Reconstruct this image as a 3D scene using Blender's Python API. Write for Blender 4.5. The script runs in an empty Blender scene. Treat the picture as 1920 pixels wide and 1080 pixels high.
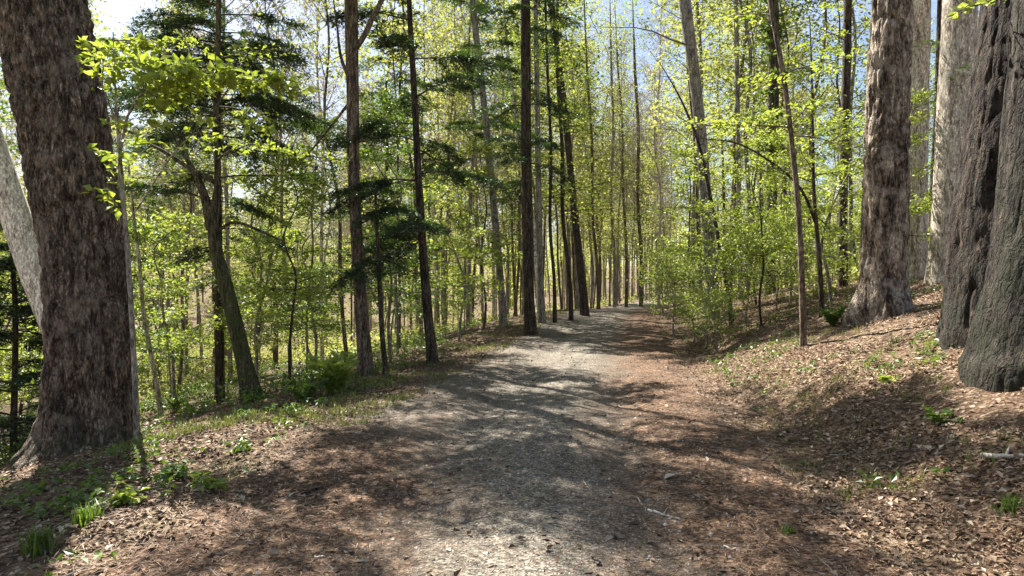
import bpy, math
import numpy as np
from mathutils import Vector

SC = bpy.context.scene
COL = SC.collection
F = 1280.0            # focal length in photo pixels (1920 wide)
EYE = 1.62
PI = math.pi

# ------------------------------------------------------------------ noise
def _hash(ix, iy, seed):
    n = (ix.astype(np.int64) * 374761393 + iy.astype(np.int64) * 668265263 + seed * 974711) & 0x7fffffff
    n = ((n ^ (n >> 13)) * 1274126177) & 0x7fffffff
    n = (n ^ (n >> 16)) & 0xffff
    return n / 65535.0

def vnoise(x, y, seed=0, wrap=None):
    x = np.asarray(x, float); y = np.asarray(y, float)
    ix = np.floor(x); iy = np.floor(y)
    fx = x - ix; fy = y - iy
    fx = fx * fx * (3 - 2 * fx); fy = fy * fy * (3 - 2 * fy)
    ix1 = ix + 1
    if wrap:
        ix = ix % wrap; ix1 = ix1 % wrap
    a = _hash(ix, iy, seed); b = _hash(ix1, iy, seed)
    c = _hash(ix, iy + 1, seed); d = _hash(ix1, iy + 1, seed)
    return (a * (1 - fx) + b * fx) * (1 - fy) + (c * (1 - fx) + d * fx) * fy

def fbm(x, y, seed=0, oct=4):
    v = 0; a = .5; t = 0
    for i in range(oct):
        v = v + a * vnoise(x * 2 ** i, y * 2 ** i, seed + i * 17); t += a; a *= .5
    return v / t

def sstep(x, a, b):
    t = np.clip((x - a) / (b - a), 0, 1)
    return t * t * (3 - 2 * t)

# ------------------------------------------------------------------ terrain
_ty = np.arange(-100, 500, .5)
_kx = [-100, -10, 0, 3.8, 6.6, 9.75, 12.8, 20, 34, 58, 70, 85, 120, 500]
_kv = [-1.2, -.2, -.05, .02, .2, .65, 1.15, 2.3, 5.0, 10.6, 14.6, 20, 30, 100]
_tc = np.interp(_ty, _kx, _kv)
_k = np.hanning(15); _k /= _k.sum()
_tc = np.convolve(np.pad(_tc, 7, mode='edge'), _k, 'valid')

def cx(Y):
    return np.interp(Y, _ty, _tc)

HW = 2.3
def terrain(x, Y, rough=True):
    x = np.asarray(x, float); Y = np.asarray(Y, float)
    s = x - cx(Y)
    u = np.maximum(0, -s - HW)
    v = np.maximum(0, s - HW)
    z = -6.2 * (1 - np.exp(-np.logaddexp(0, (u - 2.2) / .6) * .6 / 22.0)) - .05 * np.minimum(u, 2.5) + .44 * np.exp(-((Y - 34) / 11) ** 2)
    z = z + .17 * np.log1p(np.exp(np.minimum((u - 48) / 5, 60))) * 5 * (1 - .4 * sstep(u, 90, 200))
    k = 1 - .45 * sstep(Y, 18, 40)
    b = .33 * np.minimum(v, 3.6) * sstep(v, -.3, 1.5) + .24 * np.clip(v - 3.6, 0, 9) + .07 * np.maximum(0, v - 12.6)
    z = z + b * k
    z = z + .05 * np.log1p(np.exp(np.minimum((Y - 80) / 6, 80))) * 6
    if rough:
        off = sstep(np.abs(s), 1.6, 3.2)
        z = z + (fbm(x * .6, Y * .6, 3) - .5) * .22 * off
        z = z + (fbm(x * 2.6, Y * 2.6, 9) - .5) * (.03 + .09 * off)
        z = z + (fbm(x * 10, Y * 10, 19, 3) - .5) * (.012 + .03 * off)
        z = z - .05 * np.exp(-((np.abs(s) - .85) / .35) ** 2) * (1 - off)       # faint wheel ruts
    return z

CAMZ = float(terrain(0, 0)) + EYE

def hit(px, py):
    dx = (px - 960) / F; dz = -(py - 540) / F
    Y = np.arange(2.5, 160, .05)
    z = CAMZ + dz * Y
    g = z <= terrain(dx * Y, Y)
    i = int(np.argmax(g)) if g.any() else len(Y) - 1
    return np.array([dx * Y[i], Y[i], float(terrain(dx * Y[i], Y[i]))])

def at(px, py, d):
    return np.array([(px - 960) / F * d, d, CAMZ - (py - 540) / F * d])

def on_ground(px, d):
    x = (px - 960) / F * d
    return np.array([x, d, float(terrain(x, d))])

# ------------------------------------------------------------------ mesh building
class MB:
    def __init__(self):
        self.v = []; self.q = []; self.t = []; self.n = 0
    def add(self, V, Q=None, T=None):
        V = np.asarray(V, float).reshape(-1, 3)
        if Q is not None and len(Q): self.q.append(np.asarray(Q, np.int64).reshape(-1, 4) + self.n)
        if T is not None and len(T): self.t.append(np.asarray(T, np.int64).reshape(-1, 3) + self.n)
        self.v.append(V); self.n += len(V)
    def mesh(self, name, smooth=False, origin=(0, 0, 0)):
        V = np.concatenate(self.v) - np.asarray(origin, float)
        q = np.concatenate(self.q) if self.q else np.zeros((0, 4), np.int64)
        t = np.concatenate(self.t) if self.t else np.zeros((0, 3), np.int64)
        me = bpy.data.meshes.new(name)
        me.vertices.add(len(V)); me.vertices.foreach_set('co', V.astype(np.float32).ravel())
        me.loops.add(q.size + t.size)
        me.loops.foreach_set('vertex_index', np.concatenate([q.ravel(), t.ravel()]).astype(np.int32))
        me.polygons.add(len(q) + len(t))
        st = np.concatenate([np.arange(len(q)) * 4, q.size + np.arange(len(t)) * 3]).astype(np.int32)
        me.polygons.foreach_set('loop_start', st)
        me.polygons.foreach_set('use_smooth', np.full(len(st), smooth))
        me.update(calc_edges=True)
        return me
    def obj(self, name, mat, parent=None, smooth=False, origin=(0, 0, 0)):
        me = self.mesh(name, smooth, origin)
        me.materials.append(mat)
        o = bpy.data.objects.new(name, me); COL.objects.link(o)
        if parent is not None: o.parent = parent
        else: o.location = origin
        return o

def tag(o, label=None, cat=None, group=None, kind=None):
    if label: o['label'] = label
    if cat: o['category'] = cat
    if group: o['group'] = group
    if kind: o['kind'] = kind
    return o

def thing(name, loc, label, cat, group=None):
    o = bpy.data.objects.new(name, None); COL.objects.link(o)
    o.location = loc; o.empty_display_size = .2
    return tag(o, label, cat, group)

def copy_tree(root, loc, rz, sc, label, group):
    r = root.copy(); COL.objects.link(r)
    r.location = loc; r.rotation_euler = (0, 0, rz); r.scale = sc
    r['label'] = label
    if group: r['group'] = group
    for ch in root.children:
        c = ch.copy(); COL.objects.link(c); c.parent = r
    return r

def unit(v):
    return v / (np.linalg.norm(v, axis=-1, keepdims=True) + 1e-9)

def tube(mb, P, R, n=6, cap=True):
    P = np.asarray(P, float); R = np.asarray(R, float); m = len(P)
    T = unit(np.gradient(P, axis=0))
    mean = unit(P[-1] - P[0])
    ref = np.array([1., 0, 0]) if abs(mean[2]) > .7 else np.array([0, 0, 1.])
    A = unit(np.cross(T, ref)); B = np.cross(T, A)
    th = np.linspace(0, 2 * PI, n, endpoint=False)
    V = P[:, None] + R[:, None, None] * (np.cos(th)[None, :, None] * A[:, None] + np.sin(th)[None, :, None] * B[:, None])
    i = np.arange(m - 1)[:, None] * n; j = np.arange(n)[None]; j2 = (j + 1) % n
    Q = np.stack([i + j, i + j2, i + n + j2, i + n + j], -1).reshape(-1, 4)
    mb.add(V, Q)

def spline(pts, n):
    """smooth resample of rows through a Catmull-Rom curve"""
    pts = np.asarray(pts, float)
    d = np.concatenate([[0], np.cumsum(np.linalg.norm(np.diff(pts[:, :3], axis=0), axis=1))])
    m = np.gradient(pts, d, axis=0)
    t = np.linspace(0, d[-1], n)
    i = np.clip(np.searchsorted(d, t, 'right') - 1, 0, len(d) - 2)
    h = (d[i + 1] - d[i])[:, None]; s = ((t - d[i])[:, None]) / h
    return ((2 * s**3 - 3 * s**2 + 1) * pts[i] + (s**3 - 2 * s**2 + s) * h * m[i]
            + (-2 * s**3 + 3 * s**2) * pts[i + 1] + (s**3 - s**2) * h * m[i + 1])

def leaves(mb, P, D, size, rng, flat=.5, asp=.5, fold=.25, var=.5):
    """rhombic leaves at P pointing along D (roughly), normals mostly up by flat"""
    n = len(P)
    if n == 0: return
    N = rng.normal(0, 1, (n, 3)) * (1 - flat)
    N[:, 2] += flat * 1.2 + .05
    N = unit(N)
    D = unit(D - N * (D * N).sum(1, keepdims=True))
    S = np.cross(N, D)
    L = (size * (1 + var * rng.uniform(-1, 1, n)))[:, None]
    W = L * asp * .5
    v0 = P; v2 = P + D * L - N * L * .12
    m = P + D * L * .45
    v1 = m + S * W + N * W * fold; v3 = m - S * W + N * W * fold
    V = np.stack([v0, v1, v2, v3], 1).reshape(-1, 3)
    Q = np.arange(n * 4).reshape(-1, 4)
    mb.add(V, Q)

# ------------------------------------------------------------------ materials
def mat_new(name):
    m = bpy.data.materials.new(name); m.use_nodes = True
    nt = m.node_tree; nt.nodes.clear()
    return m, nt, nt.nodes, nt.links

def ramp(nt, fac, stops, interp='LINEAR'):
    r = nt.nodes.new('ShaderNodeValToRGB'); r.color_ramp.interpolation = interp
    el = r.color_ramp.elements
    el[0].position, el[0].color = stops[0][0], (*stops[0][1], 1)
    el[1].position, el[1].color = stops[-1][0], (*stops[-1][1], 1)
    for p, c in stops[1:-1]:
        e = el.new(p); e.color = (*c, 1)
    nt.links.new(fac, r.inputs[0])
    return r.outputs[0]

def noise(nt, vec, scale, detail=4, rough=.6, dist=0):
    n = nt.nodes.new('ShaderNodeTexNoise')
    n.inputs['Scale'].default_value = scale; n.inputs['Detail'].default_value = detail
    n.inputs['Roughness'].default_value = rough; n.inputs['Distortion'].default_value = dist
    if vec is not None: nt.links.new(vec, n.inputs['Vector'])
    return n.outputs['Fac']

def mapping(nt, vec, scale):
    m = nt.nodes.new('ShaderNodeMapping'); m.inputs['Scale'].default_value = scale
    nt.links.new(vec, m.inputs['Vector'])
    return m.outputs[0]

def mixc(nt, fac, a, b, mode='MIX'):
    m = nt.nodes.new('ShaderNodeMix'); m.data_type = 'RGBA'; m.blend_type = mode
    for sock, val in ((m.inputs['Factor'], fac), (m.inputs['A'], a), (m.inputs['B'], b)):
        pass
    f, A, B = m.inputs[0], m.inputs[6], m.inputs[7]
    for s, v in ((f, fac), (A, a), (B, b)):
        if hasattr(v, 'is_output'): nt.links.new(v, s)
        elif isinstance(v, tuple): s.default_value = (*v, 1)
        else: s.default_value = v
    return m.outputs[2]

def mathn(nt, op, a, b=None, clamp=False):
    m = nt.nodes.new('ShaderNodeMath'); m.operation = op; m.use_clamp = clamp
    for s, v in zip(m.inputs, (a, b)):
        if v is None: continue
        if hasattr(v, 'is_output'): nt.links.new(v, s)
        else: s.default_value = v
    return m.outputs[0]

def bark_mat(name, dark, mid, light, fx=9, fz=1.3, bump=.6, lichen_or_sun=None, moss=None, moss_h=1.2, fine=1.0, bands=False, flecks=34, plates=None):
    m, nt, N, L = mat_new(name)
    tc = N.new('ShaderNodeTexCoord').outputs['Object']
    v1 = mapping(nt, tc, (fx, fx, fz))
    n1 = noise(nt, v1, 1.0, 6, .65, .3)
    v2 = mapping(nt, tc, (fx * 3.2, fx * 3.2, fz * 3.0))
    n2 = noise(nt, v2, 1.0, 5, .7, .2)
    f = mathn(nt, 'ADD', mathn(nt, 'MULTIPLY', n1, .62), mathn(nt, 'MULTIPLY', n2, .38 * fine))
    c = ramp(nt, f, [(.41, dark), (.49, mid), (.60, light)])
    if flecks:
        v3 = mapping(nt, tc, (flecks, flecks, flecks * .38))
        n3 = noise(nt, v3, 1.0, 3, .75)
        c = mixc(nt, 1.0, c, ramp(nt, n3, [(.34, (.35, .33, .31)), (.5, (.95, .95, .95)), (.66, (1.9, 1.85, 1.75))]), 'MULTIPLY')
        f = mathn(nt, 'ADD', f, mathn(nt, 'MULTIPLY', n3, .45))
    if plates:
        dn = N.new('ShaderNodeTexNoise'); dn.inputs['Scale'].default_value = 5; dn.inputs['Detail'].default_value = 3; L.new(tc, dn.inputs['Vector'])
        ad = N.new('ShaderNodeMix'); ad.data_type = 'VECTOR'; ad.inputs[0].default_value = .2
        L.new(tc, ad.inputs[4]); L.new(dn.outputs['Color'], ad.inputs[5])
        vo = N.new('ShaderNodeTexVoronoi'); vo.feature = 'DISTANCE_TO_EDGE'; vo.inputs['Scale'].default_value = 1
        L.new(mapping(nt, ad.outputs[1], plates), vo.inputs['Vector'])
        ck = ramp(nt, mathn(nt, 'ADD', vo.outputs['Distance'], mathn(nt, 'MULTIPLY', n2, .10)), [(.02, (.3, .3, .3)), (.17, (1, 1, 1))])
        c = mixc(nt, mathn(nt, 'SUBTRACT', 1.0, ck), c, dark)
        f = mathn(nt, 'ADD', f, mathn(nt, 'MULTIPLY', ck, .35))
    if bands:
        vb = mapping(nt, tc, (1.5, 1.5, 14))
        nb = noise(nt, vb, 1, 4, .7)
        c = mixc(nt, ramp(nt, nb, [(.60, (0, 0, 0)), (.68, (1, 1, 1))]), c, dark)
    if lichen_or_sun:
        nl = noise(nt, tc, 3.5, 5, .7)
        c = mixc(nt, mathn(nt, 'MULTIPLY', ramp(nt, nl, [(.5, (0, 0, 0)), (.66, (1, 1, 1))]), .7), c, lichen_or_sun)
    if moss:
        sx = N.new('ShaderNodeSeparateXYZ'); L.new(tc, sx.inputs[0])
        hgt = mathn(nt, 'SUBTRACT', 1.0, mathn(nt, 'DIVIDE', sx.outputs['Z'], moss_h), clamp=True)
        nm = noise(nt, tc, 4, 5, .7)
        fm = mathn(nt, 'MULTIPLY', mathn(nt, 'MULTIPLY', hgt, 1.6, True), ramp(nt, nm, [(.42, (0, 0, 0)), (.6, (1, 1, 1))]))
        c = mixc(nt, fm, c, moss)
    b = N.new('ShaderNodeBsdfPrincipled')
    L.new(c, b.inputs['Base Color'])
    b.inputs['Roughness'].default_value = .9
    b.inputs['Specular IOR Level'].default_value = .2
    bp = N.new('ShaderNodeBump'); bp.inputs['Strength'].default_value = bump; bp.inputs['Distance'].default_value = .07
    L.new(f, bp.inputs['Height']); L.new(bp.outputs[0], b.inputs['Normal'])
    o = N.new('ShaderNodeOutputMaterial'); L.new(b.outputs[0], o.inputs[0])
    return m

def leaf_mat(name, cols, trans, tw=.45, gloss=.06):
    """cols: colours picked per leaf; trans: tint of the light coming through"""
    m, nt, N, L = mat_new(name)
    g = N.new('ShaderNodeNewGeometry')
    oi = N.new('ShaderNodeObjectInfo')
    r = mathn(nt, 'FRACT', mathn(nt, 'ADD', g.outputs['Random Per Island'], mathn(nt, 'MULTIPLY', oi.outputs['Random'], .3)))
    c = ramp(nt, r, [(i / max(1, len(cols) - 1), k) for i, k in enumerate(cols)])
    d = N.new('ShaderNodeBsdfDiffuse'); L.new(c, d.inputs[0])
    t = N.new('ShaderNodeBsdfTranslucent')
    L.new(mixc(nt, 1.0, c, trans, 'MULTIPLY'), t.inputs[0])
    mx = N.new('ShaderNodeMixShader'); mx.inputs[0].default_value = tw
    L.new(d.outputs[0], mx.inputs[1]); L.new(t.outputs[0], mx.inputs[2])
    gl = N.new('ShaderNodeBsdfGlossy'); gl.inputs['Roughness'].default_value = .45
    gl.inputs[0].default_value = (.8, .85, .8, 1)
    m2 = N.new('ShaderNodeMixShader'); m2.inputs[0].default_value = gloss
    L.new(mx.outputs[0], m2.inputs[1]); L.new(gl.outputs[0], m2.inputs[2])
    o = N.new('ShaderNodeOutputMaterial'); L.new(m2.outputs[0], o.inputs[0])
    return m

def island_mat(name, cols, rough=.85, spec=.2, trans=0):
    m, nt, N, L = mat_new(name)
    g = N.new('ShaderNodeNewGeometry')
    c = ramp(nt, g.outputs['Random Per Island'], [(i / max(1, len(cols) - 1), k) for i, k in enumerate(cols)])
    b = N.new('ShaderNodeBsdfPrincipled'); L.new(c, b.inputs['Base Color'])
    b.inputs['Roughness'].default_value = rough; b.inputs['Specular IOR Level'].default_value = spec
    o = N.new('ShaderNodeOutputMaterial'); L.new(b.outputs[0], o.inputs[0])
    return m

M = {}
M['bark_hero'] = bark_mat('furrowed_bark', (0.027, 0.020, 0.015), (0.125, 0.095, 0.073), (0.338, 0.263, 0.206), 10, 3.0, 1, lichen_or_sun=(0.300, 0.244, 0.194), moss=(0.075, 0.075, 0.037), moss_h=.4, plates=(17, 17, 2.4))
M['bark_plate'] = bark_mat('plated_bark', (.03, .022, .016), (.19, .145, .11), (.52, .43, .34), 5, 1.2, 1, lichen_or_sun=(.5, .43, .35), plates=(11, 11, 2.6))  # pale patches and raised tones imitate sunlit areas on the oak
M['bark_right'] = bark_mat('old_bark', (0.010, 0.007, 0.006), (0.035, 0.025, 0.019), (0.086, 0.065, 0.049), 10, 1.3, 1, lichen_or_sun=(0.061, 0.058, 0.043), moss=(0.036, 0.036, 0.026), moss_h=1.0, plates=(13, 13, 2.8))  # dark all over: the trunk's shade is put into the bark colour
M['bark_swollen'] = bark_mat('smooth_old_bark', (0.009, 0.007, 0.005), (0.030, 0.024, 0.018), (0.076, 0.063, 0.049), 9, 1.8, 1, lichen_or_sun=(0.061, 0.058, 0.043), moss=(0.027, 0.029, 0.016), moss_h=2.4, flecks=30, plates=(14, 14, 3))
M['bark_dark'] = bark_mat('dark_bark', (.018, .014, .011), (.055, .042, .032), (.12, .09, .07), 16, 2.5, .6)
M['bark_red'] = bark_mat('reddish_bark', (.03, .02, .014), (.11, .072, .05), (.22, .15, .105), 14, 2.2, .6)
M['bark_grey'] = bark_mat('grey_bark', (.07, .06, .05), (.2, .175, .145), (.36, .32, .27), 12, 2.2, .4, lichen_or_sun=(.38, .35, .29))
M['bark_pale'] = bark_mat('pale_bark', (.16, .12, .09), (.42, .36, .29), (.62, .55, .46), 10, 2.2, .4, lichen_or_sun=(.55, .5, .42))
M['bark_white_lit'] = bark_mat('lit_white_bark', (.30, .26, .21), (.64, .59, .52), (.80, .76, .68), 9, 2.2, .4, lichen_or_sun=(.7, .66, .58))  # pale bark whitened further so the trunk looks sunlit
M['bark_birch'] = bark_mat('birch_bark', (.10, .085, .07), (.62, .58, .5), (.75, .71, .63), 5, 3, .25, bands=True)
M['bark_brown'] = bark_mat('brown_bark', (.04, .03, .022), (.12, .09, .066), (.24, .19, .145), 14, 2.4, .5)
M['bark_moss'] = bark_mat('mossy_bark', (.02, .018, .01), (.07, .06, .035), (.15, .125, .08), 14, 2.4, .6, moss=(.06, .075, .022), moss_h=3.6)

LG = (.72, .78, .32)
M['leaf_spring'] = leaf_mat('spring_leaf', [(.17, .235, .03), (.28, .33, .05), (.22, .285, .042), (.34, .37, .08)], (1.3, 1.3, .9), .55)
M['leaf_green'] = leaf_mat('green_leaf', [(.05, .095, .016), (.11, .17, .025), (.08, .135, .02), (.16, .215, .04)], (1.3, 1.35, .6), .45)
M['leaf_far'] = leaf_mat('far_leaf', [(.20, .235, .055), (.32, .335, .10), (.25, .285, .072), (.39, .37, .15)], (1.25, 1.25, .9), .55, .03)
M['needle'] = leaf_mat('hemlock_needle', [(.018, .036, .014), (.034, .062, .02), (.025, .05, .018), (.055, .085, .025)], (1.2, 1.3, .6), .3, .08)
M['needle_lit'] = leaf_mat('lit_needle', [(.04, .075, .02), (.075, .12, .03), (.055, .10, .025), (.10, .145, .04)], (1.25, 1.35, .6), .4, .06)  # brighter copy of the hemlock needle, coloured as if in sun
M['bud'] = leaf_mat('spring_bud', [(.30, .24, .17), (.36, .28, .20), (.27, .25, .14), (.40, .34, .27)], (1, 1, 1), .3, .02)

# ------------------------------------------------------------------ trunks
def trunk_mesh(mb, P, R, n, rough=0, furrow=0, seed=0, flare=0, fh=.5, lobes=5, cells=22, zc=.5, hollow=None):
    """swept trunk; P rows along the spine (dense), R radii; furrow is carved bark depth"""
    m = len(P)
    T = unit(np.gradient(P, axis=0))
    ref = np.array([1., 0, 0])
    B = unit(np.cross(T, ref)); A = np.cross(B, T)     # A ~ +x, B ~ +y(ish)
    th = np.linspace(0, 2 * PI, n, endpoint=False)
    s = np.concatenate([[0], np.cumsum(np.linalg.norm(np.diff(P, axis=0), axis=1))])
    TH, SS = np.meshgrid(th, s)
    rr = np.repeat(R[:, None], n, 1)
    if flare:
        rs = np.random.default_rng(seed)
        lob = np.zeros(n)
        for k in range(lobes):
            a = 2 * PI * (k + rs.uniform(-.25, .25)) / lobes
            dd = np.abs((th - a + PI) % (2 * PI) - PI)
            lob += rs.uniform(.6, 1.2) * np.exp(-(dd / .36) ** 2)
        e = np.exp(-np.maximum(0, SS - .25) / fh)
        rr = rr * (1 + flare * e * (.25 + .95 * lob[None])) 
        e2 = np.exp(-np.maximum(0, SS - .25) / (fh * 2.6))
        rr = rr * (1 + .16 * flare * e2 * (lob[None] - .5))
    u = TH / (2 * PI)
    if rough:
        rr = rr * (1 + rough * (vnoise(u * 5, SS * .7, seed + 1, 5) - .5) + rough * .6 * (vnoise(u * 11, SS * 1.8, seed + 2, 11) - .5))
    if furrow:
        wob = (vnoise(u * 7, SS * 1.5, seed + 5, 7) - .5) * .9
        a1 = vnoise(u * cells + wob * 1.0, SS / zc + 30 * u * 0, seed + 3, cells)
        a2 = vnoise(u * cells * 2 + wob * 2, SS / (zc * .4), seed + 4, cells * 2)
        rid = 1 - np.abs(2 * a1 - 1); rid2 = 1 - np.abs(2 * a2 - 1)
        rr = rr - furrow * (np.clip((rid - .55) / .45, 0, 1) ** 1.3 + .45 * np.clip((rid2 - .5) / .5, 0, 1))
        a3 = vnoise(u * cells * 4, SS / (zc * .18), seed + 8, cells * 4)
        rr = rr + furrow * .35 * (a3 - .5)
    if hollow:
        a0, s0, s1, w, dp = hollow
        dd = (TH - a0 + PI) % (2 * PI) - PI
        cen = .10 * np.sin(SS * 3.1)
        rr = rr - dp * np.exp(-((dd - cen) / w) ** 2) * sstep(SS, s0 - .2, s0 + .25) * (1 - sstep(SS, s1 * .3, s1))
    V = P[:, None] + rr[..., None] * (np.cos(TH)[..., None] * A[:, None] + np.sin(TH)[..., None] * B[:, None])
    i = np.arange(m - 1)[:, None] * n; j = np.arange(n)[None]; j2 = (j + 1) % n
    Q = np.stack([i + j, i + j2, i + n + j2, i + n + j], -1).reshape(-1, 4)
    mb.add(V, Q)

def px_spine(base, pts, d, H, sink=.3, drift=.6, tipr=.12):
    """pixel polyline (x, y, width) at depth d -> world spine with radius, carried on above the frame to height H"""
    rows = [[*at(x, y, d), w / 2 / F * d] for x, y, w in pts]
    rows = np.array(rows)
    rows[0, 2] = base[2]
    dirn = rows[-1, :3] - rows[-2, :3]; dirn = dirn / dirn[2]
    z = rows[-1, 2]; z_end = base[2] + H; r = rows[-1, 3]
    if z_end > z + 1:
        for k in range(1, 5):
            t = k / 4
            rows = np.vstack([rows, [*(rows[-1, :3] + np.array([dirn[0] * drift, dirn[1] * drift, 1]) * (z_end - z) / 4), r * (1 - t) + r * tipr * t]])
    first = rows[0].copy(); first[2] -= sink
    rows = np.vstack([first, rows])
    return rows

def straight_spine(base, H, r, lean, rng, wob=.12):
    n = 7
    t = np.linspace(0, 1, n)
    P = np.zeros((n, 4)); P[:, :3] = base
    P[:, 2] += t * H; P[:, 0] += lean[0] * t * H; P[:, 1] += lean[1] * t * H
    P[1:, :2] += rng.normal(0, wob, (n - 1, 2)) * t[1:, None] * np.array([1, 1])
    P[:, 3] = r * (1 - .9 * t ** 1.1) + .008
    P[1, 3] = max(P[1, 3], r * .85)
    P[0, 3] = r * 1.12; P[0, 2] -= .3
    return P

# ------------------------------------------------------------------ branching
def branch_curve(start, az, el, L, droop, rng, n=6, wob=.08):
    t = np.linspace(0, 1, n)
    d = np.array([math.cos(az) * math.cos(el), math.sin(az) * math.cos(el), math.sin(el)])
    P = start + d * (t * L)[:, None]
    P[:, 2] -= droop * L * t ** 2
    P[1:] += np.cumsum(rng.normal(0, wob * L / n, (n - 1, 3)), axis=0)
    return P

def twigs_on(mb, P, r, rng, n_sub, subL, flatten, leafpts, per, spread, leafdirs, sub_sides=3, start=.25, droop=.1, up=0):
    """side shoots along a branch P, with leaf points along them"""
    L = np.linalg.norm(np.diff(P, axis=0), axis=1).sum()
    T = unit(np.gradient(P, axis=0))
    ts = np.linspace(start, 1.0, n_sub) + rng.uniform(-.04, .04, n_sub)
    for k, t in enumerate(ts):
        t = float(np.clip(t, 0, 1)); f = t * (len(P) - 1); i = int(min(f, len(P) - 2)); a = f - i
        p0 = P[i] * (1 - a) + P[i + 1] * a; tg = T[min(i + 1, len(P) - 1)]
        sd = np.cross(tg, (0, 0, 1)); sd = sd / (np.linalg.norm(sd) + 1e-6)
        sg = 1 if k % 2 else -1
        ang = rng.uniform(.6, 1.1)
        d = tg * math.cos(ang) + sd * sg * math.sin(ang) + rng.normal(0, 1 - flatten, 3) * .5
        d[2] += up
        d = d / np.linalg.norm(d)
        l = subL * L * rng.uniform(.6, 1.2) * (1.15 - .75 * t)
        tt = np.linspace(0, 1, 4)[:, None]
        Q = p0 + d * l * tt
        Q[:, 2] -= droop * l * tt[:, 0] ** 2
        tube(mb, Q, np.linspace(max(.004, r * .35 * (1.1 - t)), .003, 4), sub_sides)
        m = max(1, int(per * l * rng.uniform(.6, 1.4)))
        q = rng.uniform(.15, 1.05, m)[:, None]
        pp = p0 + d * l * q; pp[:, 2] -= droop * l * q[:, 0] ** 2
        off = rng.normal(0, spread, (m, 3)); off[:, 2] *= (1 - flatten * .75)
        leafpts.append(pp + off)
        dd = d * .6 + sd * rng.choice([-1, 1], m)[:, None] * .7 + rng.normal(0, .35, (m, 3))
        leafdirs.append(dd)

DENS = [1.7]
def crown(mbT, rows, rng, z0, z1, n, L0, L1, el0, el1, droop=.1, n_sub=7, subL=.45, flatten=.7, per=14, spread=.08,
          bias=None, sides=5, thick=.35, top_sprig=True, skip=None, Lmid=None, up=0):
    """branches on the spine between heights z0..z1 (world z above the base); returns leaf points and directions"""
    pts, dirs = [], []
    zs = np.sort(rng.uniform(z0, z1, n))
    az = rng.uniform(0, 2 * PI)
    zb = rows[1, 2] if rows[0, 2] < rows[1, 2] - .2 else rows[0, 2]
    for z in zs:
        az += 2.4 + rng.uniform(-.5, .5)
        a = az
        if bias is not None and rng.random() < bias[1]:
            a = bias[0] + rng.normal(0, .6)
        if skip is not None and abs((a - skip[0] + PI) % (2 * PI) - PI) < skip[1]:
            continue
        t = (z - z0) / max(1e-3, z1 - z0)
        L = (L0 * (1 - t) + L1 * t) if Lmid is None else np.interp(t, [0, .4, 1], [L0, Lmid, L1])
        L *= rng.uniform(.7, 1.2)
        el = math.radians(el0 * (1 - t) + el1 * t + rng.normal(0, 8))
        zz = min(zb + z, rows[-1, 2] - .1)
        st = np.array([np.interp(zz, rows[:, 2], rows[:, k]) for k in range(4)])
        P = branch_curve(st[:3], a, el, L, droop, rng)
        r = max(.008, min(st[3] * .6, thick * L * .03))
        tube(mbT, P, np.linspace(r, .006, len(P)), sides)
        twigs_on(mbT, P, r, rng, n_sub, subL, flatten, pts, per * DENS[0], spread, dirs, droop=droop, up=up)
    if top_sprig:
        pass
    if not pts: return np.zeros((0, 3)), np.zeros((0, 3))
    return np.concatenate(pts), np.concatenate(dirs)

def extra_branch(mbT, pxs, r, rng, n_sub=8, subL=.4, per=20, spread=.07, flatten=.75, droop=.1, start=.25):
    """a bough through given points (px, py, depth)"""
    P = spline(np.array([at(*p) for p in pxs]), 8)
    tube(mbT, P, np.linspace(r, .006, len(P)), 6)
    pts, dirs = [], []
    if per: twigs_on(mbT, P, r, rng, n_sub, subL, flatten, pts, per, spread, dirs, droop=droop, start=start)
    else: return np.zeros((0, 3)), np.zeros((0, 3))
    return np.concatenate(pts), np.concatenate(dirs)

def finish_tree(root, base, mbT, mbL, bark, leafm):
    mbT.obj('trunk', M[bark], root, True, base)
    if mbL.n: mbL.obj('crown', M[leafm], root, False, base)

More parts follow.
